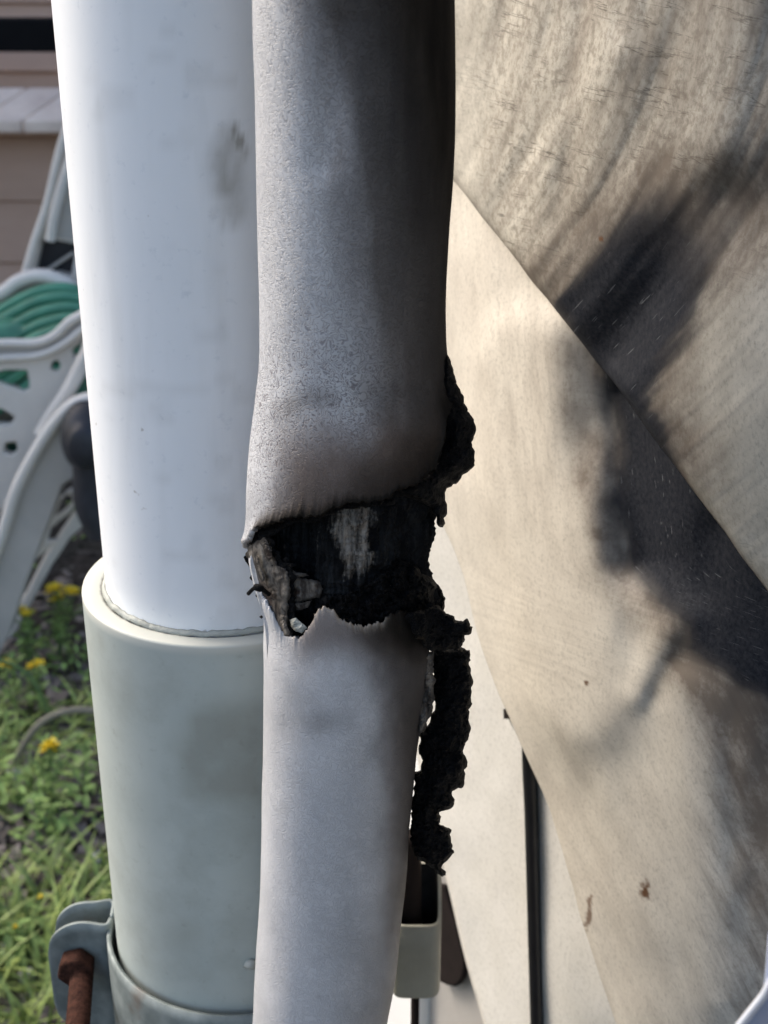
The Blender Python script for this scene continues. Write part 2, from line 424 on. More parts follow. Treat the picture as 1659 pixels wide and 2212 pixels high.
K = dict(conduit=mat_conduit(), core=mat_core(), char=mat_char(), torn=mat_torn(), pipe=mat_pipe(), coup=mat_coupling(),
         soil=mat_cement(), metal=mat_metal(), rust=mat_rust(), wall=mat_wall(),
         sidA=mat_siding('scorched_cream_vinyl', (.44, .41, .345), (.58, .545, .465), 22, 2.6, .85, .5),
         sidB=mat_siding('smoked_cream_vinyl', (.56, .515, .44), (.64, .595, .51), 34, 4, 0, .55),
         sidC=mat_siding('clean_cream_vinyl', (.60, .58, .525), (.64, .62, .57), 8, 3, 0, .15),
         sheath=plain('grey_cream_sheathing', (.36, .34, .31), .8, .06, 20, .2, .0004, 400),
         trim=plain('white_trim', (.82, .81, .78), .5, .03, 20),
         resin=plain('white_resin', (.66, .62, .565), .42, .08, 14, .5),
         resin2=plain('grey_resin', (.44, .41, .375), .5, .1, 14, .4),
         hose=plain('green_hose', (.06, .24, .15), .4, .3, 18, .5),
         black=plain('black_rubber', (.012, .012, .014), .35, .3, 60, .5),
         blackm=plain('black_paint', (.006, .006, .007), .8, .2, 30, .1),
         hub=plain('dark_grey_hub', (.025, .026, .032), .5, .3, 30, .4),
         cap=plain('olive_grey_plastic', (.30, .29, .24), .55, .12, 40, .35, .0003, 500),
         inner=plain('dark_inside', (.014, .013, .012), .8, .4, 120, .2, .001, 300),
         strip=plain('dark_brown_matte', (.016, .012, .011), .85, .25, 60, .1),
         chip=plain('pale_chip', (.36, .37, .33), .6, .2, 200, .3, .001, 500),
         blue=plain('pale_blue_plastic', (.28, .33, .45), .35, .12, 30, .5),
         white=plain('white_plastic_edge', (.5, .52, .56), .4, .04, 30, .5),
         grass=mat_leaf('grass_blade', (.11, .15, .04), (.38, .47, .13)),
         leaf=mat_leaf('weed_leaf', (.10, .16, .04), (.30, .43, .12)),
         petal=mat_leaf('yellow_petal', (.85, .62, .03), (.9, .75, .08)),
         stem=plain('weed_stem', (.10, .16, .05), .6, .3, 60),
         dry=plain('dry_stem', (.21, .19, .14), .8, .2, 40),
         mulch=mat_leaf('bark_chip', (.035, .028, .023), (.27, .23, .20)),
         pebble=plain('pale_pebble', (.5, .48, .45), .8, .2, 60))

# ================================================================== SETTING
g = 40
gx, gy = np.meshgrid(np.concatenate([np.linspace(-60, -2, 12), np.linspace(-1.9, 1.0, 110), np.linspace(1.2, 60, 12)]),
                     np.concatenate([np.linspace(-40, .4, 10), np.linspace(.5, 3.4, 110), np.linspace(3.6, 80, 10)]))
gz = (fbm(gx * 5, gy * 5, 3) - .5) * .05 * (np.hypot(gx, gy - 1.5) < 3)
obj('ground', np.stack([gx, gy, gz], -1), gridfaces(*gx.shape), K['soil'])['kind'] = 'structure'

# ================================================================== HOUSE WALL at the right, its vinyl melted and folded
hw = thing('house_wall', 'cream vinyl house wall at right, melted, folded and sooty, with some shade painted in', 'wall', (*WQ, 0))
def wxy(s, off): # along the wall (towards the camera positive), off in front
    dirv = np.array([.442, -.897]); return WQ + dirv * s + WN * off
def wallpiece(name, s0, s1, z0, z1, off, th, mat, ns=2, label=None):
    a = wxy(s0, off); b = wxy(s1, off); c = wxy(s1, off - th); d_ = wxy(s0, off - th)
    V = [(*p, z) for z in (z0, z1) for p in (a, b, c, d_)]
    return bev(obj(name, V, [(3, 2, 1, 0), (4, 5, 6, 7), (0, 1, 5, 4), (1, 2, 6, 5), (2, 3, 7, 6), (3, 0, 4, 7)], mat, hw, smooth=False, label=label), .001)
def s_of(px, py, off):
    p = PW(px, py, off); return float(np.dot(p[:2] - WQ - WN * off, np.array([.442, -.897])))
sD = s_of(928, 2212, -.02)
wallpiece('sheathing', sD, 2.6, 0.03, 2.45, -.02, .05, K['sheath'])
wallpiece('corner_post', sD - .075, sD - .001, 0.03, 2.45, -.012, .07, K['trim'], label='bright white corner post at the end of the cream wall')
wallpiece('eave_blocker', sD - .4, 2.6, 2.452, 2.60, .52, .75, K['trim'])  # eave added out of view to block light from above

zero = lambda a: np.zeros_like(a)
# ---- upper panel, hanging over the lower one
EA = [(-200 + 985 - 85, 280), (900, 285), (985, 385), (1100, 530), (1200, 658), (1300, 782), (1370, 872), (1440, 968), (1540, 1100), (1659, 1262), (1830, 1490)]
nx, ny = 330, 330
xs = np.linspace(860, 1830, nx); T = np.linspace(0, 1, ny)
X, TT = np.meshgrid(xs, T); ye = interp(EA[1:], X) + (vnoise(X / 35, X * 0, 3) - .5) * 5
Yp = -160 + (ye + 160) * TT
dE = (ye - Yp) * .62       # distance from the free edge
u = X + .2 * Yp + .0005 * Yp**2; v = Yp - .3 * X
off = .020 + .013 * np.exp(-((X - 1760) / 230)**2 - ((Yp - 880) / 290)**2) \
      - .007 * np.exp(-(seg(X, Yp, (1330, 760), (1560, 430)) / 75)**2) \
      + .0022 * np.exp(-(seg(X, Yp, (1150, 560), (1330, 120)) / 60)**2) \
      - .0022 * np.exp(-(seg(X, Yp, (1215, 480), (1300, -200)) / 34)**2) * sst(620, 300, Yp) \
      - .0016 * np.exp(-(seg(X, Yp, (1400, 520), (1540, -200)) / 70)**2) \
      + .0025 * np.exp(-(seg(X, Yp, (1520, 560), (1660, -200)) / 60)**2)
lobe = sst(-60, 60, sdf([(1400, 820), (1520, 690), (1600, 600), (1950, 450), (1950, 1600), (1440, 1000)], X, Yp))
off = off + (1 - .85 * lobe) * (fbm(u / 110, v / 600, 5, 3) - .5) * .0045 + (fbm(u / 30, v / 400, 9, 2) - .5) * .0006 - .003 * np.exp(-dE / 9)
co = PW(X, Yp, off)
nz = (fbm(u / 30, v / 150, 21, 4) - .5)
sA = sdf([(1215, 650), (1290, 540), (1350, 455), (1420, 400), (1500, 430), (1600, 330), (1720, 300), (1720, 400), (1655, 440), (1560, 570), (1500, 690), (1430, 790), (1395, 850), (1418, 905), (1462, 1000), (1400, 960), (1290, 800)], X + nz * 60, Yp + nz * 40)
soot_shade = (.55 * sst(-70, 50, sA) + .45 * sst(-30, 25, sA)) * (.24 + .76 * sst(350, 660, Yp + (X - 1400) * -.25)) * (1 - .35 * np.exp(-((X - 1540) / 70)**2 - ((Yp - 560) / 130)**2))  # sooty zone, with the shadow of the folds painted into the same darkness
soot_shade = np.maximum(soot_shade, .85 * np.exp(-((dE - 2) / 8)**2) * sst(1180, 1320, X) * (1 - sst(1430, 1500, X)))
scorch = .85 * sst(-190, 0, sA) * sst(120, 450, Yp) * (1 - .6 * sst(1500, 1560, X + (800 - Yp) * .3) * sst(560, 700, Yp)) + .28 * np.exp(-(seg(X, Yp, (1225, 370), (1270, 0)) / 20)**2) + \
    .30 * np.exp(-(seg(X, Yp, (1430, 380), (1520, -50)) / 55)**2) + .22 * sst(1560, 1700, X) * (1 - sst(300, 600, Yp)) + .18 * sst(500, 60, Yp) * sst(1100, 1250, X)
scorch = scorch + .35 * np.exp(-(dE / 7)**2) + .25 * np.exp(-((X - 1470) / 60)**2 - ((Yp - 960) / 60)**2)
streak = .3 + .7 * sst(1010, 1100, X) * (1 - sst(1500, 1760, X + (Yp - 500) * .55) * .8); streak = streak * (1 - .85 * sst(-40, 60, sdf([(1430, 800), (1520, 690), (1600, 600), (1900, 500), (1900, 1500), (1440, 970)], X, Yp)))
rust = 1.0 * (np.hypot(X - 1305, Yp - 515) < 5)
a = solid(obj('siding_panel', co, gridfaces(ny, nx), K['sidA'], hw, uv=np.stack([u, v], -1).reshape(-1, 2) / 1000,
      attrs=dict(soot_shade=soot_shade, scorch=np.clip(scorch, 0, 1), streak=streak, rust=rust), label='streaked sooty upper vinyl panel with painted shade, hanging over the one below'), .0014, -1)

# ---- middle panel
EB = [(200, 925), (900, 925), (1060, 935), (1130, 962), (1180, 985), (1400, 1048), (1600, 1128), (1740, 1190), (2000, 1268), (2212, 1338), (2380, 1400)]
nx, ny = 330, 420
ys = np.linspace(180, 2380, ny); T = np.linspace(0, 1, nx)
TT, Yp = np.meshgrid(T, ys); xl = smooth_interp(EB, Yp) + (vnoise(Yp / 60, Yp * 0, 8) - .5) * 3
X = xl + (1850 - xl) * TT**1.15; dL = X - xl
off = .0045 + .0075 * sst(0, 160, dL) + .010 * np.exp(-(seg(X, Yp, (1150, 800), (1240, 1500)) / 120)**2) \
      - .009 * np.exp(-(seg(X, Yp, (1350, 850), (1400, 1200)) / 80)**2) \
      - .003 * np.exp(-(seg(X, Yp, (1560, 1150), (1500, 1420)) / 50)**2) \
      + .005 * np.exp(-(seg(X, Yp, (1490, 1350), (1560, 2150)) / 60)**2) \
      + .002 * np.exp(-(seg(X, Yp, (1440, 1370), (1380, 1500)) / 30)**2) \
      - .001 * np.exp(-(seg(X, Yp, (1475, 1400), (1425, 1500)) / 30)**2) \
      - .006 * sst(1600, 1800, X)
off = off + (fbm(X / 170, Yp / 300, 15, 3) - .5) * .0045 - .0022 * np.exp(-dL / 10)
lim = (.0172 - .010 * sst(1180, 1330, X) * sst(1150, 900, Yp)); off = lim - np.log1p(np.exp((lim - off) * 900)) / 900; off = lim - np.maximum(lim - off, 0) 
co = PW(X, Yp, off)
u = X - .42 * Yp * sst(1200, 1500, Yp) - .08 * Yp; v = Yp + .45 * X
nz = fbm(X / 45, Yp / 80, 31, 4) - .5
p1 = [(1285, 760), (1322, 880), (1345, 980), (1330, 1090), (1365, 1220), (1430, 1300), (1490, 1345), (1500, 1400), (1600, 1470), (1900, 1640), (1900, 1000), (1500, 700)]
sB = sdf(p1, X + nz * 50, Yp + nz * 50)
soot_shade = .6 * sst(-58, 60, sB) + .4 * sst(-28, 40, sB) * (1 - .28 * np.exp(-((X - 1530) / 55)**2 - ((Yp - 1240) / 120)**2))  # sooty marks and painted shade together darken the right side
soot_shade = np.maximum(soot_shade, .25 * sst(-60, 60, sdf([(1540, 1400), (1700, 1750), (1900, 1800), (1900, 1400)], X, Yp)))
scorch = .95 * sst(-135, -5, sB) * (.45 + .55 * sst(.25, .6, fbm(X / 60, Yp / 90, 44, 3)))
lr = sdf([(1470, 1420), (1510, 1560), (1548, 1700), (1575, 1850), (1590, 2000), (1640, 2300), (1900, 2400), (1900, 1400), (1600, 1440)], X + nz * 45, Yp)
scorch = scorch + sst(-50, 70, lr) * (.92 - .35 * sst(1750, 2150, Yp))
scorch = scorch + .30 * np.exp(-(seg(X, Yp, (1225, 880), (1290, 1150)) / 26)**2) + .18 * np.exp(-(seg(X, Yp, (1180, 700), (1230, 880)) / 22)**2) \
    + .38 * np.exp(-(seg(X, Yp, (1480, 1390), (1425, 1490)) / 26)**2) + .12 * sst(1500, 1800, Yp) * (1 - sst(1800, 2150, Yp)) * (1 - sst(0, 300, dL))
rust = np.maximum.reduce([sst(18, 5, np.hypot((X - 1400 + 14 * (fbm(X / 9, Yp / 9, 79) - .5)) * 1.2, (Yp - 1922) * .65) + 16 * (fbm(X / 7, Yp / 7, 80) - .5)), .8 * sst(9, 2, seg(X + 22 * (fbm(Yp / 18, X / 30, 77) - .5), Yp, (1282, 1935), (1273, 2005))) * sst(.3, .5, fbm(X / 9, Yp / 14, 78)),
    sst(7, 3, np.hypot(X - 1273, Yp - 1473)), .8 * sst(6, 2, np.hypot(X - 1230, Yp - 1880))])
streak = .25 + .75 * sst(1450, 1600, X) + .3 * np.exp(-((X - 1180) / 80)**2 - ((Yp - 850) / 200)**2)
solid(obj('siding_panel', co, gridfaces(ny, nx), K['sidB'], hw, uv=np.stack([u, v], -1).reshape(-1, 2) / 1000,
    attrs=dict(soot_shade=soot_shade, scorch=np.clip(scorch, 0, 1), streak=streak, rust=rust), label='billowing middle vinyl panel, cream at left and black at right with sooty marks and painted shade'), .0014, -1)

# ---- lower panel, clean, behind the cable
EC = [(1000, 800), (1500, 880), (1700, 922), (1907, 973), (2084, 1015), (2212, 1052), (2400, 1100)]
ys = np.linspace(1000, 2400, 90); T = np.linspace(0, 1, 60); TT, Yp = np.meshgrid(T, ys); xl = smooth_interp(EC, Yp)
X = xl + (1560 - xl) * TT; off = -.009 + (fbm(X / 160, Yp / 300, 4, 3) - .5) * .004
solid(obj('siding_panel', PW(X, Yp, off), gridfaces(90, 60), K['sidC'], hw, uv=np.stack([X, Yp], -1).reshape(-1, 2) / 1000,
    attrs=dict(soot_shade=zero(X), scorch=zero(X), streak=zero(X) + .3, rust=zero(X)), label='smooth clean cream vinyl panel behind the black cable'), .002, -1)
pl = [(1087, 1532), (1093, 1533), (1102, 1553), (1088, 1553)]
c4 = PW([p[0] for p in pl], [p[1] for p in pl], -.004); c5 = c4 + np.array([*(WN * -.004), 0])
obj('hole_block', np.vstack([c4, c5]), [(3, 2, 1, 0), (4, 5, 6, 7), (0, 1, 5, 4), (1, 2, 6, 5), (2, 3, 7, 6), (3, 0, 4, 7)], K['strip'], hw, smooth=False)  # small dark block standing in for a hole in the panel

# ---- dark round-ended strip
pl = [(939, 1907), (955, 1905), (970, 1908), (980, 1941), (995, 1990), (1005, 2030), (1016, 2075), (1015, 2095), (1010, 2112), (1003, 2122), (992, 2128), (976, 2125), (958, 2116), (946, 2100), (930, 2040), (925, 1950)]
A = PW([p[0] for p in pl], [p[1] for p in pl], -.0165); B = A.copy(); A = A + np.array([*(WN * .004), 0]); n = len(pl)
o = obj('dark_strip', np.vstack([A, B]), [tuple(range(n))[::-1], tuple(range(n, 2 * n))] + [(i, (i + 1) % n, n + (i + 1) % n, n + i) for i in range(n)], K['strip'], None, smooth=False)
tag(bev(o, .0022, 4), 'dark brown round-ended strip on the wall right of the small cup-shaped fitting', 'strip')

# ---- black cable in front of the lower panel
pts = [PW(1143, y, -.0035 + .0) for y in (1380, 1500, 1640)] + [PW(1148, 1760, -.0035), PW(1153, 1950, -.0035), PW(1160, 2212, -.0035), PW(1166, 2400, -.0035)]
V, Fc = tube(spline(pts, 60), .0034, 20); o = obj('power_cable', V, Fc, K['black']); tag(o, 'thin glossy black cable hanging straight down the cream wall', 'cable')

# ---- cup shaped fitting behind the conduit
YF = .505; cpx = 893
c0 = P(cpx, 2100, YF); cx, cy = float(c0[0]) + .001, YF
ztop = float(P(cpx, 2003, YF - .012)[2]); zbot = float(P(cpx, 2160, YF - .012)[2])
ft = thing('cable_fitting', 'small olive grey cup-shaped fitting hanging low behind the burnt conduit', 'fitting', (cx, cy, zbot))
V = []; n = 64; rr = .0122
rows = []
for r_, tt, inn in [(rr * .88, 0, 0), (rr * .97, .0, 0), (rr * 1.02, .03, 0), (rr * 1.04, .08, 0), (rr * 1.04, .6, 0), (rr * 1.05, 1, 0), (rr * .90, 1, 1), (rr * .88, .3, 1), (rr * .3, .25, 1)]:
    for k in range(n):
        a_ = 2 * math.pi * k / n; h = (1 - math.cos(a_)) / 2
        zt = ztop + .019 * sst(.12, .9, h)
        q_ = r_ * .93 / (abs(math.cos(a_))**5 + abs(math.sin(a_))**5)**.2; V.append((cx + q_ * math.sin(a_), cy - q_ * math.cos(a_), zbot + (zt - zbot) * tt))
Fc = gridfaces(9, n, True) + [tuple(range(n))[::-1]]
obj('cup', V[:n * 6] + V[n * 6:], Fc[:5 * n + n] + [], K['cap'], ft)
obj('lining', V[n * 6:], gridfaces(3, n, True) + [tuple(range(2 * n, 3 * n))], K['inner'], ft)  # inside of the cup is coloured near black
V, Fc = tube([(cx - .002, cy + .001, zbot + .012), (cx - .003, cy + .002, zbot + .04), (cx - .004, cy + .002, zbot + .085)], .0058, 20); obj('cable_stub', V, Fc, K['strip'], ft)
V, Fc = tube([(cx + .0, cy, zbot + .004), (cx + .0, cy, zbot - .2), (cx + .0, cy, .02)], .0021, 14); obj('lower_cable', V, Fc, K['strip'], ft)

# ================================================================== WHITE PIPE in its grey coupling
PX, PY, PR, CR = -.0594, .4505, .0445, .0533
zr = CH - .2225; zb = CH - .383
dp = thing('drain_pipe', 'wide white plastic pipe standing in a grey coupling left of the burnt conduit', 'pipe', (PX, PY, 0))
nr, nc = 260, 240
z = np.linspace(zr - .03, 1.75, nr); th = np.linspace(0, 2 * np.pi, nc, endpoint=False); TH, Z = np.meshgrid(th, z)
TH2 = (TH + np.pi) % (2 * np.pi) - np.pi; XX = PX + PR * np.sin(TH2); YY = PY - PR * np.cos(TH2)
def topx(X, Y, Z):   # where a point of the place stands in the picture, used only to put stains where the photo shows them
    zc = Y * cp + (CH - Z) * sp_; return 829.5 + F * X / zc, 1106 - F * (Y * sp_ - (CH - Z) * cp) / zc
px, py = topx(XX, YY, Z); fr = (np.cos(TH2) > -.1)
stain = fr * (.8 * (.35 + .9 * fbm(px / 25, py / 45, 91)) * sst(-12, 40, sdf([(470, 262), (505, 255), (530, 300), (545, 370), (545, 470), (510, 500), (470, 480), (445, 400), (440, 330)], px + 20 * (fbm(px / 30, py / 30, 2) - .5), py)) + .75 * np.exp(-(seg(px, py, (500, 268), (530, 325)) / 7)**2) + .25 * np.exp(-(seg(px, py, (455, 455), (485, 492)) / 5)**2)
   + .15 * sst(470, 560, px) * sst(1000, 300, py) + .05 * sst(.55, .8, fbm(px / 25, py / 400, 71, 3)) + .12 * sst(.66, .74, fbm(px / 120, py / 60, 72, 3)))
spot = fr * np.maximum.reduce([.9 * sst(7, 2, np.hypot(px - 446, py - 264)), .35 * sst(5, 2, np.hypot(px - 424, py - 548)), .3 * sst(4, 2, np.hypot(px - 421, py - 1291)), .3 * sst(5, 2, np.hypot(px - 470, py - 620))])
V = np.stack([XX, YY, Z], -1).reshape(-1, 3)
obj('white_pipe', V, gridfaces(nr, nc, True), K['pipe'], dp, attrs=dict(stain=stain, spot=spot))
prof = [(PR + .0004, zr - .012), (PR + .0006, zr - .0022), (PR + .0016, zr - .0006), (PR + .0026, zr - .0002), (CR - .0009, zr), (CR - .0002, zr - .0003), (CR, zr - .001)] + [(CR, zr - .001 - k * (zr - .001 - zb + .03) / 60) for k in range(1, 61)] + [(PR - .01, zb - .031)]
V, Fc = lathe(prof, PX, PY, 160, closed=False); Va = np.array(V); px, py = topx(Va[:, 0], Va[:, 1], Va[:, 2]); rr = np.hypot(Va[:, 0] - PX, Va[:, 1] - PY)
stain = 1.0 * sst(-10, 60, sdf([(400, 1520), (470, 1490), (600, 1500), (600, 1760), (400, 1740), (350, 1620)], px + 40 * (fbm(px / 40, py / 40, 6) - .5), py)) + .5 * np.exp(-(seg(px, py, (214, 1365), (220, 1402)) / 7)**2) + .6 * sst(1430, 1400, py) * sst(330, 440, px) * (rr > CR - .0003) + .5 * np.exp(-((px - 400) / 50)**2 - ((py - 2020) / 40)**2)
rim = (Va[:, 2] > zr - .0015) * 1.0
grime = (rr < PR + .0020) * 1.0 * (Va[:, 2] > zr - .01)
obj('coupling', V, Fc, K['coup'], dp, attrs=dict(stain=np.clip(stain, 0, 1), rim=rim, grime=grime), label='grey-green coupling sleeve around the foot of the white pipe')
V, Fc = lathe([(PR + .0001, zr + .0014), (PR + .0008, zr + .0009), (PR + .0016, zr - .0003), (PR + .0003, zr - .001)], PX, PY, 160)
Va = np.array(V); ang = np.arctan2(Va[:, 0] - PX, Va[:, 1] - PY); Va[:, 2] += (vnoise(ang * 22, ang * 0, 5) - .5) * .0011
obj('glue_bead', Va, Fc, K['chip'], dp)
q = P(545, 2076, PY - CR * .97); V, Fc = tube([q, q + np.array([-.0005, -.0012, -.0005]), q + np.array([.001, -.0026, -.001])], [.0022, .003, .001], 10); obj('glue_drip', V, Fc, K['chip'], dp)
V, Fc = lathe([(PR - .002, zb - .03), (PR - .002, .0)], PX, PY, 64, closed=False); obj('lower_pipe', V, Fc, K['coup'], dp, attrs=dict(stain=np.zeros(128)))

# ---- clamp at the foot of the coupling
cl = thing('pipe_clamp', 'galvanised steel clamp with a rusty bolt around the bottom of the grey coupling', 'clamp', (PX, PY, zb - .03))
def strap(sign, Y0):   # half ring and flat ear
    pts = []
    for k in range(60):
        a_ = -math.pi / 2 + math.pi * k / 59
        pts.append((PX + (CR + .0030) * math.sin(a_), PY - sign * ((CR + .0030) * math.cos(a_)) - sign * .0006))
    lead = [(PX - CR - .030, Y0), (PX - CR - .022, Y0), (PX - CR - .012, Y0 + sign * .0001), (PX - CR - .004, Y0 - sign * .001)]
    path = lead + pts; V = []; top0 = zb + .001
    sl = spline([(a, b, 0) for a, b in path], 900); L = np.concatenate([[0], np.cumsum(np.hypot(*np.diff(sl[:, :2], axis=0).T))])
    S_ = np.concatenate([np.linspace(0, .036, 30), np.linspace(.038, L[-1], 120)]); sx = np.interp(S_, L, sl[:, 0]); sy = np.interp(S_, L, sl[:, 1])
    for j in range(14):
        t = j / 13
        for x_, y_, s_ in zip(sx, sy, S_):
            c_ = .016 - min(s_, .016); drop = .016 - math.sqrt(max(0, .016**2 - c_**2)); dip = .0028 * math.exp(-((s_ - .039) / .007)**2)
            top = top0 - drop - dip; bot = zb - .058 + drop
            bead = (.0035 * math.sin(math.pi * min(1, t * 1.15)) ** .8) * float(sst(.036, .05, s_)) + .0005
            V.append((x_, y_ - sign * bead * math.cos((s_ - .036) / CR - math.pi / 2 if s_ > .036 else 1.5), top + (bot - top) * t))
    return V, gridfaces(14, 150)
V, Fc = strap(1, .4455); solid(obj('front_strap', V, Fc, K['metal'], cl), .0018, 0)
V, Fc = strap(-1, .4585); solid(obj('back_strap', V, Fc, K['metal'], cl), .0018, 0)
q = P(163, 2096, .438)
def hexnut(cx_, y0, y1, cz, r_):
    V = [(cx_ + r_ * math.cos(math.pi / 3 * k + .3), y, cz + r_ * math.sin(math.pi / 3 * k + .3)) for y in (y0, y1) for k in range(6)]
    return V, [tuple(range(6)), tuple(range(11, 5, -1))] + [(k, k + 6, (k + 1) % 6 + 6, (k + 1) % 6) for k in range(6)]
bolt_x, bolt_z = float(q[0]), float(q[2])
V, Fc = hexnut(bolt_x, .4352, .4438, bolt_z, .0079); nut = bev(obj('nut', V, Fc, K['rust'], cl), .0012)
V, Fc = tube([(bolt_x, .457, bolt_z)] + [(bolt_x + .010 * t, .457 - .075 * t, bolt_z - .008 * t) for t in np.linspace(.05, 1, 60)], [.0047 + .0003 * (k % 2) for k in range(61)], 18); obj('bolt', V, Fc, K['rust'], cl)

# ================================================================== BURNT CONDUIT
CY = .37
PROF = [(-150, 536, 984), (0, 541, 985), (100, 543, 986), (200, 547, 987), (380, 551, 982), (500, 554, 973), (600, 556, 968), (700, 557, 967), (760, 556, 969), (800, 554, 974), (850, 548, 983), (900, 542, 988), (960, 535, 985), (1000, 531, 980), (1050, 528, 970), (1100, 528, 960), (1185, 529, 950), (1223, 538, 948), (1258, 547, 946), (1285, 556, 945), (1310, 564, 944), (1400, 566, 940), (1500, 566, 924), (1600, 565, 906), (1700, 563, 896), (1800, 562, 886), (1900, 560, 878), (2000, 555, 867), (2100, 548, 858), (2212, 544, 837), (2400, 536, 812)]
def rowof(zv):       # picture row of the axis at height z
    a = np.arctan((CH - zv) / CY) - PITCH; return 1106 + F * np.tan(a)
def sect(zv):        # centre x and radius at height z
    y = rowof(zv); l = smooth_interp([(p[0], p[1]) for p in PROF], y); r = smooth_interp([(p[0], p[2]) for p in PROF], y)
    zc = CY * cp + (CH - zv) * sp_
    return ((l + r) / 2 - 829.5) * zc / F, (r - l) / 2 * zc / F * .985
zmax = float(P(700, -140, CY)[2]); zmin = float(P(700, 2380, CY)[2])
UP = [(500, 1180), (540, 1165), (550, 1140), (600, 1122), (640, 1113), (695, 1108), (712, 1094), (760, 1082), (825, 1078), (850, 1060), (900, 1040), (940, 1012), (953, 960), (958, 900), (975, 860), (1100, 860)]
LO = [(500, 1185), (536, 1195), (547, 1262), (556, 1290), (588, 1340), (606, 1370), (640, 1384), (660, 1366), (683, 1322), (700, 1314), (722, 1326), (735, 1346), (765, 1354), (800, 1356), (826, 1349), (850, 1330), (875, 1322), (900, 1342), (922, 1372), (940, 1430), (960, 1460), (1100, 1460)]
nth = 420; TH = np.linspace(-np.pi, np.pi, nth, endpoint=False)
def edge_z(table, seed, amp):
    zz = np.full(nth, float(P(740, 1200, CY)[2]))
    jit = (fbm(TH * 24, TH * 0, seed, 4) - .5) * amp + (vnoise(TH * 75, TH * 0, seed + 7) - .5) * amp * .9
    for _ in range(25):
        c, r = sect(zz); X_ = c + r * np.sin(TH); Y_ = CY - r * np.cos(TH)
        px, py = topx(X_, Y_, zz)
        front = np.cos(TH) > -.02
        px = np.where(front, px, np.where(TH > 0, 1000, 500))
        tgt = interp(table, px) + jit
        Yd = np.where(front, Y_, CY)
        zt = P(px, tgt, Yd)[..., 2]; zz = zz * .4 + zt * .6
    return zz
zU = edge_z(UP, 3, 9); zL = edge_z(LO, 8, 9)
back = (np.cos(TH) <= -.02) & (TH < 0); mid = (zU + zL) / 2; zU = np.where(back, mid, zU); zL = np.where(back, mid - 1e-4, zL)
zL = np.minimum(zL, zU - 1e-4)
def block(z0, z1, nrow, power=1):
    t = np.linspace(0, 1, nrow)[:, None]**power; Z = z0 + (z1 - z0) * t; TT = np.tile(TH, (nrow, 1))
    c, r = sect(Z); px, py = topx(c + r * np.sin(TT), CY - r * np.cos(TT), Z)
    dz = (fbm(TT * 2 + 20, Z * 40, 12, 2) - .5) * .0006
    return Z, TT, c, r + dz, px, py
Z1, T1, c1, r1, px1, py1 = block(zmax, zU, 380)
Z2, T2, c2, r2, px2, py2 = block(zL, zmin, 300)
# curled lips at the hole
d1 = (Z1 - zU) ; r1 = r1 + .0013 * np.exp(-(d1 / .0025)) * (np.cos(T1) > -.2); d2 = (zL - Z2); r2 = r2 - .0012 * np.exp(-(d2 / .002)) * (np.cos(T2) > -.2)
r1 = r1 - .0015 * np.exp(-(seg(px1, py1, (700, 350), (740, 60)) / 40)**2) - .0012 * np.exp(-(seg(px1, py1, (930, 1010), (800, 880)) / 45)**2)
def pack(Z, T_, c, r): return np.stack([c + r * np.sin(T_), CY - r * np.cos(T_), Z], -1).reshape(-1, 3)
f1 = np.cos(T1) > -.25; f2 = np.cos(T2) > -.25
n1 = fbm(px1 / 60, py1 / 220, 51, 4) - .5; n2 = fbm(px2 / 60, py2 / 120, 52, 4) - .5
bx = interp([(-200, 610), (0, 650), (300, 700), (700, 770), (820, 790), (950, 760), (1100, 710), (1200, 660)], py1) + n1 * 45 - 15
soot1 = .035 + .12 * np.clip(fbm(px1 / 28, py1 / 190, 58, 4) - .45, -.2, .4) + .10 * sst(200, -100, py1) * sst(580, 640, px1) + .50 * sst(-110, 150, px1 - bx) + .50 * sst(20, 330, px1 - bx - 20) - .22 * sst(840, 960, py1) * sst(600, 720, px1) + .25 * sst(960, 990, px1)
soot1 = np.maximum(soot1, .9 * np.exp(-np.abs(d1) / .0016) * sst(545, 570, px1)) + .30 * np.exp(-np.abs(d1) / .006) * sst(545, 580, px1)
soot1 += .20 * np.exp(-(seg(px1, py1, (600, 885), (700, 860)) / 32)**2) + .10 * (fbm(px1 / 35, py1 / 60, 55) - .5) * 2 * sst(750, 900, py1) + .17 * sst(930, 1090, py1 + n1 * 60) * sst(545, 640, px1) - .06 * np.exp(-(seg(px1, py1, (750, 250), (800, 500)) / 30)**2)
soot1 = np.where(f1, soot1, np.where(T1 > 0, 1, .1))
brown1 = 1.0 * sst(840, 1020, py1 + n1 * 80) * sst(550, 660, px1) + .3 * sst(500, 800, py1) * sst(780, 860, px1)
wr1 = .45 + .55 * sst(600, 850, py1 + n1 * 200) * sst(950, 750, px1)
soot2 = .06 + .62 * sst(1440, 1340, py2 + n2 * 60) * sst(700, 880, px2) + .55 * sst(740, 900, px2 + n2 * 60 + (1500 - py2) * .12) + .16 * np.exp(-((px2 - 680) / 70)**2 - ((py2 - 1560) / 40)**2) + .14 * (fbm(px2 / 50, py2 / 50, 57) - .5) + .1 * sst(1700, 2212, py2) * sst(680, 760, px2)
soot2 = np.maximum(soot2, .75 * np.exp(-d2 / .0007) * sst(820, 880, px2))
soot2 = np.where(f2, soot2, np.where(T2 > 0, .9, .1))
brown2 = .75 * sst(1470, 1360, py2 + n2 * 60) * sst(580, 660, px2) + .35 * sst(800, 880, px2)
pale2 = .8 * np.exp(-d2 / .0009) * sst(655, 690, px2) * sst(850, 820, px2)
cd = thing('burnt_conduit', 'grey plastic conduit burnt through in the middle, sooty and charred', 'conduit', (-.015, CY, 0))
V1 = pack(Z1, T1, c1, r1); V2 = pack(Z2, T2, c2, r2); Fc = gridfaces(380, nth, True) + gridfaces(300, nth, True, len(V1))
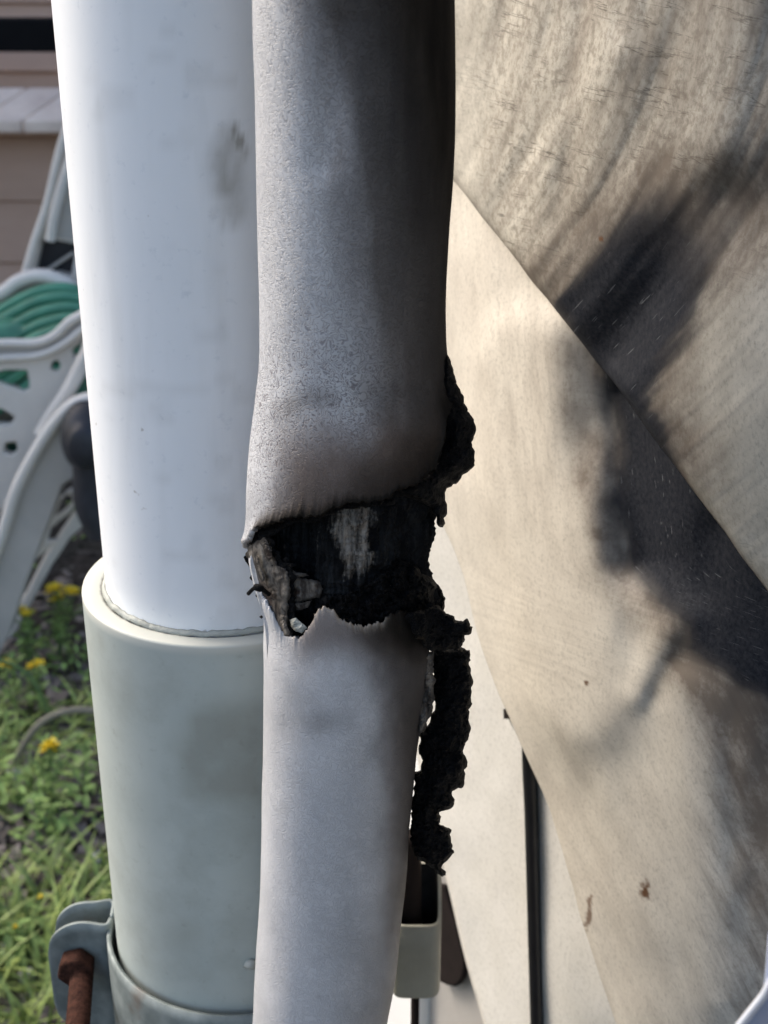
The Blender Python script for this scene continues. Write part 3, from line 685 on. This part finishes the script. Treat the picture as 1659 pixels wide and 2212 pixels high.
o = obj('conduit_tube', np.vstack([V1, V2]), Fc, K['conduit'], cd, attrs=dict(
    soot_shade=np.clip(np.concatenate([soot1.ravel(), soot2.ravel()]), 0, 1), brown=np.clip(np.concatenate([brown1.ravel(), brown2.ravel()]), 0, 1),
    wrinkle=np.concatenate([wr1.ravel(), (.12 + 0 * px2).ravel()]), pale=np.concatenate([(0 * px1).ravel(), pale2.ravel()])))
solid(o, .0016, 1)
# charred core seen through the burn
CO = [(980, 575, 962), (1060, 572, 958), (1100, 570, 946), (1140, 568, 952), (1165, 566, 943), (1200, 566, 935), (1250, 568, 944), (1290, 570, 958), (1340, 575, 952), (1420, 578, 925), (1520, 580, 900)]
nr = 260; zz = np.linspace(float(P(740, 990, CY)[2]), float(P(740, 1500, CY)[2]), nr); T3, Z3 = np.meshgrid(TH, zz)
y = rowof(Z3); l = smooth_interp([(p[0], p[1]) for p in CO], y); r = smooth_interp([(p[0], p[2]) for p in CO], y); zc = CY * cp + (CH - Z3) * sp_
c3 = ((l + r) / 2 - 829.5) * zc / F; r3 = (r - l) / 2 * zc / F
px, py = topx(c3 + r3 * np.sin(T3), CY - r3 * np.cos(T3), Z3)
r3 = r3 - .0022 - .003 * sst(1.35, .9, np.abs(T3)) + (fbm(T3 * 9 + 30, Z3 * 120, 61, 5) - .5) * .0035 + (fbm(T3 * 30 + 90, Z3 * 60, 62, 3) - .5) * .0022 + .0018 * (fbm(T3 * 3, Z3 * 900, 3, 3) - .5)
r3 = r3 - .005 * np.exp(-((px - 620) / 38)**2)
fiber = .8 * sst(-28, 22, sdf([(700, 1105), (735, 1098), (800, 1095), (812, 1130), (800, 1180), (818, 1230), (800, 1250), (752, 1262), (735, 1225), (715, 1180), (695, 1150)], px + 14 * (fbm(px / 12, py / 30, 7) - .5), py)) * (np.cos(T3) > 0) + .30 * np.exp(-((px - 655) / 14)**2 - ((py - 1190) / 60)**2)
obj('charred_core', pack(Z3, T3, c3, r3), gridfaces(nr, nth, True), K['core'], cd, attrs=dict(fiber=np.clip(fiber, 0, 1)))
# torn flaps, chips, crusts
def tubeY(extra):
    def f(x, y):
        l = smooth_interp([(p[0], p[1]) for p in PROF], y); r = smooth_interp([(p[0], p[2]) for p in PROF], y)
        s = np.clip((x - (l + r) / 2) / ((r - l) / 2), -.99, .99); rad = .0265
        return CY - rad * np.sqrt(1 - s * s) * .93 - extra
    return f
def lump(name, poly, Yf, th, rough, seed, mat, step=4, amp=2.5, ns=26, label=None, sm=False, **kw):
    V, Fc, px, py = crust(poly, Yf, th, rough, seed, step, amp, ns, **kw)
    e = sst(9, 1, np.abs(sdf(poly, px, py))) * .8
    return obj(name, V, Fc, mat, cd, smooth=sm, attrs=dict(edge=e), label=label)
lump('char_crust', [(536, 1168), (552, 1150), (575, 1158), (592, 1172), (604, 1200), (612, 1214), (634, 1230), (640, 1270), (634, 1330), (630, 1372), (600, 1372), (582, 1348), (572, 1318), (560, 1296), (548, 1262), (540, 1226), (527, 1204)], tubeY(.0002), .0006, .0009, 90, K['char'], 2.6, 3.2, 14, label='blackened ragged skin behind the torn sliver')
for k, pg in enumerate([[(604, 1222), (616, 1218), (640, 1236), (668, 1243), (650, 1250), (622, 1246)], [(560, 1172), (570, 1160), (580, 1178), (590, 1206), (580, 1214), (572, 1194)], [(628, 1300), (650, 1304), (676, 1296), (664, 1312), (640, 1318)], [(548, 1196), (556, 1190), (562, 1222), (574, 1252), (566, 1258), (554, 1232)], [(600, 1340), (612, 1330), (622, 1350), (628, 1378), (612, 1372)]]):
    lump('torn_flap', pg, tubeY(.0024 + .0006 * k if k != 0 and k != 2 else -.001), .0004, .0008, 120 + k, K['torn'], 2.2, 1.5, 12)
lump('torn_flap', [(543, 1175), (556, 1168), (570, 1171), (583, 1182), (590, 1200), (600, 1220), (622, 1236), (628, 1262), (624, 1300), (622, 1330), (619, 1362), (606, 1366), (588, 1336), (580, 1310), (566, 1284), (555, 1260), (546, 1220), (532, 1198)],
     tubeY(.0012), .0007, .0009, 71, K['torn'], 2.6, 2.2, 24, sm=True, label='brown torn sliver at the left of the burnt hole')
lump('torn_flap', [(626, 1240), (655, 1246), (684, 1256), (700, 1272), (690, 1290), (655, 1300), (630, 1306), (625, 1280)], tubeY(-.0025), .0007, .0008, 72, K['torn'], 2.6, 2.2, 24, sm=True)
lump('pale_chip', [(625, 1338), (640, 1335), (652, 1345), (663, 1356), (652, 1369), (640, 1364), (630, 1356)], tubeY(.001), .0012, .0008, 73, K['chip'], 3, 1, 10)
lump('char_crust', [(934, 824), (950, 818), (958, 780), (966, 762), (975, 790), (988, 828), (1000, 858), (1011, 888), (1026, 905), (1029, 930), (1020, 955), (1027, 975), (1025, 1005), (1010, 1022), (995, 1030), (985, 1045), (966, 1055), (963, 1080), (964, 1110), (956, 1140), (946, 1132), (935, 1100), (900, 1080), (850, 1072), (850, 1056), (880, 1042), (925, 1022), (945, 1000), (957, 960), (951, 900), (944, 868)],
     lambda x, y: CY - .004 - .014 * sst(985, 880, x), .0065, .0022, 75, K['char'], 4, 2, 24, label='thick black crust at the upper right of the burnt hole')
lump('char_crust', [(873, 1331), (900, 1318), (930, 1318), (950, 1305), (963, 1326), (977, 1331), (1000, 1342), (1010, 1335), (1022, 1354), (1006, 1383), (991, 1399), (960, 1405), (935, 1412), (915, 1400), (900, 1378)],
     lambda x, y: CY - .012 - .012 * sst(960, 880, x), .0045, .0026, 76, K['char'], 3.6, 3, 20, label='ragged black lip at the lower right of the burnt hole')
lump('char_crust', [(690, 1306), (715, 1288), (745, 1280), (790, 1262), (830, 1226), (862, 1206), (895, 1220), (925, 1245), (948, 1262), (962, 1290), (958, 1322), (920, 1334), (880, 1334), (840, 1345), (800, 1362), (735, 1362), (712, 1330)], tubeY(-.0045), .0030, .0036, 84, K['char'], 3.4, 2.0, 20, label='crumbled black rubble in the bottom of the burnt hole')
lump('char_crust', [(556, 1136), (600, 1126), (700, 1106), (760, 1084), (830, 1080), (856, 1070), (852, 1090), (800, 1094), (740, 1100), (712, 1112), (680, 1128), (640, 1130), (610, 1142), (585, 1160), (566, 1170), (552, 1158)], tubeY(-.0002), .0010, .0016, 85, K['char'], 3.0, 1.6, 14, label='thin blackened lip along the top of the burnt hole')
lump('hanging_char', [(935, 1396), (960, 1400), (991, 1397), (1016, 1404), (1013, 1435), (1022, 1472), (1017, 1498), (1016, 1542), (1016, 1591), (1006, 1605), (1000, 1625), (1007, 1646), (999, 1698), (977, 1709), (981, 1732), (974, 1744), (951, 1755), (948, 1781), (973, 1793), (976, 1816), (981, 1842), (965, 1862), (954, 1874), (964, 1893), (952, 1890), (928, 1874), (919, 1862), (896, 1851), (885, 1816), (885, 1770), (890, 1729), (895, 1700), (895, 1672), (909, 1664), (909, 1643), (904, 1614), (909, 1579), (928, 1560), (938, 1530), (938, 1469), (932, 1426)],
     lambda x, y: CY + .002 + 0 * x, .0050, .0026, 77, K['char'], 3.8, 2.6, 22, label='long black drip of char hanging beside the lower half of the conduit')
lump('torn_flap', [(905, 1400), (935, 1410), (940, 1470), (936, 1530), (920, 1572), (902, 1600), (905, 1540), (915, 1480)], lambda x, y: CY - .010 + 0 * x, .0016, .0018, 78, K['torn'], 3.2, 2.4, 18)
V, Fc = tube(spline([P(581, 1284, .3535), P(568, 1274, .351), P(556, 1269, .350), P(548, 1271, .351), P(536, 1283, .352)], 16), [.0007] * 5 + [.0011] * 5 + [.0006] * 6, 8)
obj('char_thread', V, Fc, K['char'], cd)
bits = []
rb = random.Random(3)
for k in range(150):                   # crumbs stuck to the lips of the burn
    if k < 70: x = rb.uniform(700, 935); yy = float(interp(LO, x)) - rb.uniform(0, 26)
    elif k < 115: x = rb.uniform(600, 860); yy = float(interp(UP, x)) + rb.uniform(-1, 9)
    else: x = rb.uniform(556, 640); yy = rb.uniform(1180, 1370)
    c_ = P(x, yy, float(tubeY(.0002)(np.array(x), np.array(yy))) + (.0 if k >= 70 else rb.uniform(0, .004)))
    s_ = rb.uniform(.0004, .0013); V = []
    for (a, b, c) in [(1, 0, 0), (-1, 0, 0), (0, 1, 0), (0, -1, 0), (0, 0, 1), (0, 0, -1)]:
        q = rb.uniform(.5, 1.5); V.append((c_[0] + a * s_ * q, c_[1] + b * s_ * q, c_[2] + c * s_ * q))
    bits.append((V, [(0, 2, 4), (2, 1, 4), (1, 3, 4), (3, 0, 4), (2, 0, 5), (1, 2, 5), (3, 1, 5), (0, 3, 5)]))
V, Fc = merge(*bits); obj('char_crumbs', V, Fc, K['char'], cd, smooth=False)['kind'] = 'stuff'
# small blister nick on the upper part
lump('pale_chip', [(628, 715), (634, 712), (638, 720), (636, 729), (630, 730)], tubeY(.0019), .0005, .0003, 80, K['chip'], 2, .6, 10)

# ================================================================== PALE BLUE SHEET in the near lower right corner
nu, nv = 60, 60
Ub, Vb = np.meshgrid(np.linspace(0, 1, nu), np.linspace(0, 1, nv))
ex = interp([(0, 1664), (.12, 1655), (.35, 1652), (.7, 1620), (1, 1572)], Vb); ey = interp([(0, 2020), (.12, 2120), (.35, 2150), (.7, 2190), (1, 2250)], Vb)
Xb = ex + Ub * 260; Yb = ey + Ub * 200; dep = .202 + .012 * (1 - np.cos(Ub * 3))
cn = thing('plastic_sheet', 'blurred pale blue plastic sheet with a white edge in the lower right corner', 'sheet', tuple(P(1659, 2212, .20)))
solid(obj('blue_sheet', P(Xb, Yb, dep), gridfaces(nv, nu), K['blue'], cn), .002, 0)
ep = [P(float(a), float(b), .200) for a, b in zip(interp([(0, 1700), (.1, 1668), (.35, 1650), (.7, 1618), (1, 1570)], np.linspace(0, 1, 20)), interp([(0, 2090), (.1, 2118), (.35, 2150), (.7, 2190), (1, 2250)], np.linspace(0, 1, 20)))]
V, Fc = tube(spline(ep, 40), .0008, 12); obj('rolled_edge', V, Fc, K['white'], cn)

# ================================================================== BROWN HOUSE BEHIND
YW = 2.8
bw = thing('brown_house', 'brown board-clad house wall with a sloping brick ledge, out of focus behind', 'house', (-1.2, YW, 0))
lines = [float(P(0, y_, YW)[2]) for y_ in (434, 566)]; pitch_ = lines[0] - lines[1]
V = []; rows = []
zk = lines[0]
while zk > 0: zk -= pitch_
prof = []
while zk < 2.6:
    prof += [(YW - .000, zk), (YW - .014, zk + .003), (YW - .014, zk + .008), (YW - .003, zk + pitch_ - .002)]
    zk += pitch_
for (yy_, z_) in prof: V += [(-3.2, yy_, z_), (.9, yy_, z_)]
obj('board_cladding', V, gridfaces(len(prof), 2), K['wall'], bw, smooth=False)
V, Fc = box(-3.2, .9, YW + .001, YW + .15, 0, 2.6); obj('wall_core', V, Fc, K['wall'], bw, smooth=False)
za, zb2, zc2 = float(P(0, 188, YW - .015)[2]), float(P(0, 260, YW - .13)[2]), float(P(0, 288, YW - .13)[2])
led = []
for k in range(-24, 8):
    x0 = -.795 + k * .085; x1 = x0 + .079; sh = -.075
    yb_, yf_ = YW - .016, YW - .13
    v8 = [(x0 - sh * 0, yb_, za), (x1, yb_, za), (x1 + sh, yf_, zb2), (x0 + sh, yf_, zb2), (x0, yb_, za - .05), (x1, yb_, za - .05), (x1 + sh, yf_, zc2), (x0 + sh, yf_, zc2)]
    led.append((v8, [(0, 3, 2, 1), (4, 5, 6, 7), (3, 7, 6, 2), (0, 1, 5, 4), (0, 4, 7, 3), (1, 2, 6, 5)]))
V, Fc = merge(*led); lm = plain('ledge_brick', (.88, .71, .61), .8, .2, 14)
bev(obj('ledge', V, Fc, lm, bw, smooth=False, label='pale sloping brick ledge along the brown wall'), .004)
V, Fc = box(-3.2, .9, YW - .118, YW - .016, zc2 - .004, zb2 - .012); obj('mortar', V, Fc, K['wall'], bw, smooth=False)
q = P(62, 264, YW - .14)
# black rail
zt, zl = float(P(0, 41, 2.45)[2]), float(P(0, 113, 2.45)[2])
rl = thing('black_rail', 'thick black horizontal rail in front of the brown wall', 'rail', (-1.0, 2.45, 0))
V, Fc = box(-3.0, .6, 2.45, 2.51, zl, zt); bev(obj('rail_bar', V, Fc, K['blackm'], rl, smooth=False), .004)
for xx in (-2.9, .5):
    V, Fc = box(xx - .03, xx + .03, 2.452, 2.508, 0, zl - .001); bev(obj('post', V, Fc, K['blackm'], rl, smooth=False), .004)

# ================================================================== HOSE REEL
hr = thing('hose_reel', 'white plastic hose reel cart with coils of green hose, blurred behind the pipe', 'hose reel', tuple(ground(60, 1430)))
def pr(name, poly, Y, th, mat, holes=(), b=.004, label=None):
    V, Fc = prism(poly, Y, th, holes); return bev(obj(name, V, Fc, mat, hr, smooth=False, label=label), b, 3)
def rod(name, pts, rad, mat, n=40, par=None):
    V, Fc = tube(spline([P(*p) for p in pts], n), rad, 14); return obj(name, V, Fc, mat, par or hr)
# rear upright (handle) with ribs
up = pr('upright', [(128, 300), (200, 270), (235, 640), (160, 640), (110, 640), (52, 600), (50, 585), (75, 520), (95, 430), (112, 360)], 2.16, .03, K['resin'],
        holes=[[(88, 524), (97, 515), (165, 528), (153, 598), (120, 590), (70, 600)]], b=.003)
rod('upright_rim', [(150, 262, 2.15), (128, 330, 2.15), (102, 440, 2.15), (72, 530, 2.15), (52, 600, 2.15)], .007, K['resin'])
rod('upright_rim', [(158, 325, 2.145), (140, 380, 2.145), (118, 460, 2.145), (108, 520, 2.145)], .008, K['resin'])
pr('recess', [(146, 392), (156, 350), (168, 400), (160, 520), (118, 512)], 2.157, .002, K['resin2'], b=.0005)
pr('dark_recess', [(84, 520), (96, 512), (168, 525), (160, 640), (70, 605)], 2.185, .02, K['hub'], b=.001)
rod('lattice', [(80, 598, 2.17), (160, 545, 2.17)], .003, K['resin2'], 6)
# rear flange hoop
hoop = [(-260, 900, 2.12), (-190, 760, 2.12), (-90, 680, 2.12), (0, 636, 2.12), (40, 608, 2.12), (85, 596, 2.12), (130, 608, 2.12), (170, 640, 2.12), (230, 720, 2.12), (260, 850, 2.12)]
rod('rear_flange', hoop, .012, K['resin'], 70)
pr('rear_plate', [(-260, 900), (-190, 770), (-90, 690), (0, 648), (40, 620), (85, 608), (130, 620), (172, 655), (225, 730), (240, 860), (100, 1000), (-200, 1000)], 2.135, .008, K['resin2'])
# hose coils
for k, (dy, dd_) in enumerate([(30, .095), (52, .065), (80, .03), (108, .0), (134, -.03), (160, -.05), (190, -.05), (230, -.05)]):
    pts = [(-260, 930 + dy, 2.0 + dd_), (-160, 760 + dy, 2.0 + dd_), (-50, 675 + dy * 1.05, 2.0 + dd_), (25, 628 + dy, 2.0 + dd_), (95, 600 + dy * .92, 2.0 + dd_), (170, 606 + dy * .78, 2.0 + dd_), (250, 660 + dy * .7, 2.0 + dd_), (310, 800, 2.0 + dd_)]
    V, Fc = tube(spline([P(*p) for p in pts], 70), .0098, 16)
    if k == 0: hs = thing('garden_hose', 'green garden hose wound on the white reel', 'hose', tuple(P(60, 800, 2.02)))
    obj('hose_coil', V, Fc, K['hose'], hs)
V, Fc = lathe([(.09, -.06), (.13, -.06), (.13, .06), (.09, .06)], 0, 0, 48); cc = P(40, 860, 2.04)
V = [(cc[0] + a * 1.0, cc[1] + c * .8, cc[2] + b) for a, b, c in V]; obj('inner_coil', V, Fc, K['hose'], hs)
# front flange plate with holes, wavy top rim
top = [(-260, 800), (-120, 755), (0, 742), (75, 741), (118, 725), (150, 695), (190, 672), (230, 640)]
plate = top + [(250, 700), (190, 760), (160, 830), (120, 880), (95, 930), (60, 1000), (20, 1080), (-30, 1150), (-260, 1200)]
holes = [[(110, 784), (124, 778), (131, 790), (124, 803), (108, 800)], [(-30, 812), (10, 800), (58, 800), (64, 838), (50, 846), (0, 828), (-30, 826)],
         [(-30, 880), (5, 885), (32, 902), (22, 918), (-10, 918), (-30, 920)], [(10, 958), (34, 955), (38, 972), (26, 984), (8, 978)], [(155, 756), (176, 740), (172, 764), (158, 772)]]
pr('front_flange', plate, 1.93, .018, K['resin'], holes=holes, b=.003, label='white slotted side plate of the reel')
rod('flange_rim', [(a, b, 1.925) for a, b in top], .007, K['resin'])
rod('flange_rim', [(-260, 850, 1.922), (-120, 790, 1.922), (0, 774, 1.922), (80, 768, 1.922), (135, 745, 1.922), (185, 705, 1.922), (220, 670, 1.922)], .006, K['resin'])
pr('recess', [(-200, 790), (0, 752), (78, 750), (125, 735), (160, 705), (200, 680), (190, 700), (140, 738), (80, 760), (0, 766), (-200, 815)], 1.9275, .002, K['resin2'], b=.0005)
rod('brace', [(215, 700, 1.90), (190, 760, 1.90), (150, 840, 1.90), (110, 900, 1.90), (88, 940, 1.90)], .011, K['resin'])
# big front leg
leg = [(230, 850), (195, 854), (160, 866), (125, 895), (95, 935), (60, 990), (30, 1050), (0, 1140), (-40, 1260), (-60, 1420), (-10, 1430), (20, 1370), (52, 1270), (85, 1180), (110, 1120), (135, 1050), (165, 1030), (185, 1080), (225, 1100)]
pr('leg', leg, 1.86, .03, K['resin2'], b=.004)
rod('leg_rim', [(235, 853, 1.855), (195, 860, 1.855), (160, 872, 1.855), (128, 902, 1.855), (98, 942, 1.855), (64, 1000, 1.855), (34, 1062, 1.855), (6, 1150, 1.855), (-34, 1265, 1.855), (-50, 1420, 1.855)], .0095, K['resin'], 60)
# crank hub
cc = P(192, 945, 1.84)
V, Fc = lathe([(.0, .05), (.022, .05), (.026, .046), (.026, .03), (.034, .026), (.046, .012), (.048, .0), (.0, .0)], 0, 0, 48, closed=False)
V = [(cc[0] + a * .85, cc[1] - c, cc[2] + b * 1.2) for a, b, c in [(p[0], p[1], p[2]) for p in V]]
hb = obj('crank_hub', V, Fc, K['hub'], hr)
rod('crank_arm', [(196, 960, 1.83), (198, 1030, 1.83), (200, 1085, 1.83), (230, 1150, 1.83)], .028, K['hub'])
# rear leg and foot parts
pr('leg', [(205, 1060), (235, 1070), (240, 1110), (190, 1130), (150, 1165), (110, 1225), (70, 1300), (45, 1345), (20, 1392), (-30, 1400), (10, 1340), (50, 1290), (90, 1210), (130, 1150), (170, 1090)], 1.98, .03, K['resin'], b=.006)
pr('foot_web', [(150, 1058), (165, 1062), (168, 1085), (150, 1110), (110, 1140), (100, 1170), (128, 1168), (70, 1215), (90, 1120), (130, 1075)], 1.93, .012, K['resin'], holes=[[(138, 1072), (152, 1070), (156, 1086), (140, 1102), (118, 1118), (128, 1090)]], b=.002)

# ================================================================== PLANTS AND GROUND COVER
def blade(base, h, lean, wd, az, n=5, droop=1.0):
    V = []; dx, dy = math.cos(az), math.sin(az); pxv, pyv = -dy, dx
    for i in range(n + 1):
        t = i / n; f = lean * t**(1.0 + droop); zz_ = h * (t - .25 * droop * t**3 * lean / h if h else 0); w_ = wd * (1 - t**2.2) * .5 + .0002
        for s in (-1, 1): V.append((base[0] + dx * f + pxv * w_ * s, base[1] + dy * f + pyv * w_ * s, base[2] + zz_ + .0012 * abs(s) * 0))
    return V, [(2 * i, 2 * i + 1, 2 * i + 3, 2 * i + 2) for i in range(n)]
def leafq(c, L, wd, az, el, roll=0):
    d1_ = np.array([math.cos(az) * math.cos(el), math.sin(az) * math.cos(el), math.sin(el)]); s_ = np.array([-math.sin(az), math.cos(az), 0]); up_ = np.cross(d1_, s_)
    c = np.array(c); pts = [c, c + d1_ * L * .3 + s_ * wd * .42, c + d1_ * L * .68 + s_ * wd * .5 + up_ * -.0, c + d1_ * L, c + d1_ * L * .68 - s_ * wd * .5, c + d1_ * L * .3 - s_ * wd * .42, c + d1_ * L * .5 - up_ * wd * .22]
    return [tuple(p) for p in pts], [(0, 1, 6), (1, 2, 6), (2, 3, 6), (3, 4, 6), (4, 5, 6), (5, 0, 6)]
parts = []
gr = random.Random(11)
def gpt():
    if gr.random() < .8:
        y = gr.uniform(1280, 2330); x = gr.uniform(-160, 480)
        return ground(x, y), y
    p = Vector((gr.uniform(-1.9, .0), gr.uniform(.75, 2.75), 0)); return p, 1700
for k in range(4200):
    p, y = gpt()
    den = vnoise(np.array(p.x * 7), np.array(p.y * 7), 5)
    lush = 1.0 if y > 1880 else (.7 if y > 1720 else .2)
    if den < .84 - lush * .40: continue
    h = gr.uniform(.015, .09) * (1.1 if y > 1700 else .75)
    parts.append(blade((p.x, p.y, -.008), h, gr.uniform(.01, .11), gr.uniform(.003, .0085), gr.uniform(0, 6.28)))
V, Fc = merge(*parts); o = obj('grass', V, Fc, K['grass'], None, smooth=True); tag(o, kind='stuff'); tag(o, 'bright green grass blades growing low over the mulch', 'grass')
parts = []
for k in range(5200):
    p, y = gpt(); 
    if vnoise(np.array(p.x * 9 + 30), np.array(p.y * 9), 6) < (.66 if y < 1800 else .55): continue
    parts.append(leafq((p.x, p.y, gr.uniform(.0, .035)), gr.uniform(.008, .022), gr.uniform(.004, .012), gr.uniform(0, 6.28), gr.uniform(-.3, .9)))
V, Fc = merge(*parts); o = obj('ground_cover', V, Fc, K['leaf'], None); tag(o, 'small leafy weeds spread low over the soil', 'ground cover', kind='stuff')
parts = []
for k in range(5200):
    p, y = gpt(); L = gr.uniform(.008, .034); wd = L * gr.uniform(.25, .7); hh = gr.uniform(.001, .004); a_ = gr.uniform(0, 3.14); ca, sa = math.cos(a_), math.sin(a_); tl = gr.uniform(-.35, .35)
    V = []
    for zz_ in (0, hh):
        for (a, b) in ((-L, -wd), (L * gr.uniform(.7, 1), -wd * .8), (L, wd * .7), (-L * .8, wd)):
            V.append((p.x + (a * ca - b * sa) * .5, p.y + (a * sa + b * ca) * .5, .006 + zz_ + a * tl * .5 + gr.uniform(0, .001)))
    parts.append((V, [(3, 2, 1, 0), (4, 5, 6, 7), (0, 1, 5, 4), (1, 2, 6, 5), (2, 3, 7, 6), (3, 0, 4, 7)]))
V, Fc = merge(*parts); o = obj('bark_mulch', V, Fc, K['mulch'], None, smooth=False); tag(o, 'brown and grey bark mulch chips scattered on the soil', 'mulch', kind='stuff')

def weed(x, y, flowers, label, h=.10, nleaf=34, spread=.05, fs=.85):
    # the flower heads stand h above the soil; the root is set below them
    r_ = ray(x, y); t = (h - CH) / r_[2]; bx_, by_ = r_[0] * t, r_[1] * t
    t_ = thing('flowering_weed', label, 'weed', (float(bx_), float(by_), 0), 'yellow-flowered weeds in the mulch')
    st = []; lv = []
    for (fx, fy) in flowers:
        fp = P(fx, fy, float(by_) + gr.uniform(-.02, .02)); a0 = np.array([bx_ + gr.uniform(-.008, .008), by_ + gr.uniform(-.01, .01), 0]); m_ = (a0 + fp) / 2 + np.array([gr.uniform(-.01, .01), gr.uniform(-.01, .01), .01])
        sp = spline([a0, m_, fp], 12); st.append(tube(sp, .0011, 6))
        for q in sp[3:11]:
            for _ in range(2): lv.append(leafq(q, gr.uniform(.010, .020), gr.uniform(.004, .008), gr.uniform(0, 6.28), gr.uniform(-.2, .9)))
        fl = []; 
        for k in range(gr.randint(9, 12)):
            for (rad_, el_) in ((gr.uniform(.011, .015), .35), (gr.uniform(.007, .011), .9)): fl.append(leafq(fp, rad_ * fs, .0055 * fs, 6.28 * k / 10 + gr.uniform(-.2, .2), el_ + gr.uniform(-.3, .3)))
        V, Fc = merge(*fl); obj('flower', V, Fc, K['petal'], t_)
    for k in range(nleaf):
        a_ = gr.uniform(0, 6.28); q = (bx_ + math.cos(a_) * gr.uniform(0, spread), by_ + math.sin(a_) * gr.uniform(0, spread), gr.uniform(.005, h * .8))
        lv.append(leafq(q, gr.uniform(.012, .026), gr.uniform(.005, .010), gr.uniform(0, 6.28), gr.uniform(-.3, .8)))
    V, Fc = merge(*st); obj('stem', V, Fc, K['stem'], t_)
    V, Fc = merge(*lv); obj('leaves', V, Fc, K['leaf'], t_)
weed(118, 1283, [(112, 1278), (122, 1295), (120, 1272), (160, 1282), (148, 1276)], 'weed with the largest yellow flower cluster, just left of the grey coupling rim', .13, 34, .05, 1.15)
weed(55, 1322, [(48, 1318), (64, 1325), (56, 1330)], 'yellow-flowered weed in front of the foot of the hose reel leg', .11)
weed(15, 1436, [(10, 1434), (22, 1440)], 'yellow-flowered weed at the left edge of the picture, level with another flower', .10)
weed(76, 1438, [(70, 1440), (84, 1434)], 'paler yellow-flowered weed between the left edge and the coupling', .09)
weed(112, 1612, [(108, 1608), (116, 1616), (100, 1618)], 'bushy weed with one small yellow flower below the arching dry stem', .12, 260, .10)
weed(30, 2010, [(34, 2002), (88, 1938)], 'low weed with tiny yellow buds above the steel clamp', .05, 60, .07, .35)

rod_pts = [(20, 1660), (45, 1620), (75, 1575), (110, 1548), (160, 1534), (215, 1540), (275, 1570)]
V, Fc = tube(spline([P(a, b, 1.57) for a, b in rod_pts], 40), .0052, 10); tag(obj('dry_stem', V, Fc, K['dry']), 'grey dry stem arching low over the soil beside the coupling', 'stem')
V, Fc = tube(spline([P(a, b, 1.70) for a, b in [(-30, 1425), (20, 1432), (60, 1458), (92, 1510), (110, 1560)]], 30), .0032, 8); tag(obj('green_stem', V, Fc, K['stem']), 'thin green stem curving down from the left edge', 'stem')
for k, (x, y, s_, lab) in enumerate([(62, 2128, .010, 'white pebble just left of the rusty bolt'), (30, 1690, .011, 'pale pebble at the left edge below the arching dry stem'), (70, 1755, .008, 'flat pale pebble half hidden in grass'), (212, 1870, .009, 'pale pebble beside the coupling edge'), (8, 2075, .012, 'pale pebble cut by the left edge of the picture')]):
    p = ground(x, y); bm = bmesh.new(); bmesh.ops.create_icosphere(bm, subdivisions=2, radius=s_)
    V = [(p.x + v.co.x * (1 + .2 * math.sin(v.co.z * 300 + k)), p.y + v.co.y * 1.2, .014 + v.co.z * .6) for v in bm.verts]; Fc = [[v.index for v in f.verts] for f in bm.faces]; bm.free()
    tag(obj('pebble', V, Fc, K['pebble']), lab, 'pebble', 'pale pebbles in the mulch')
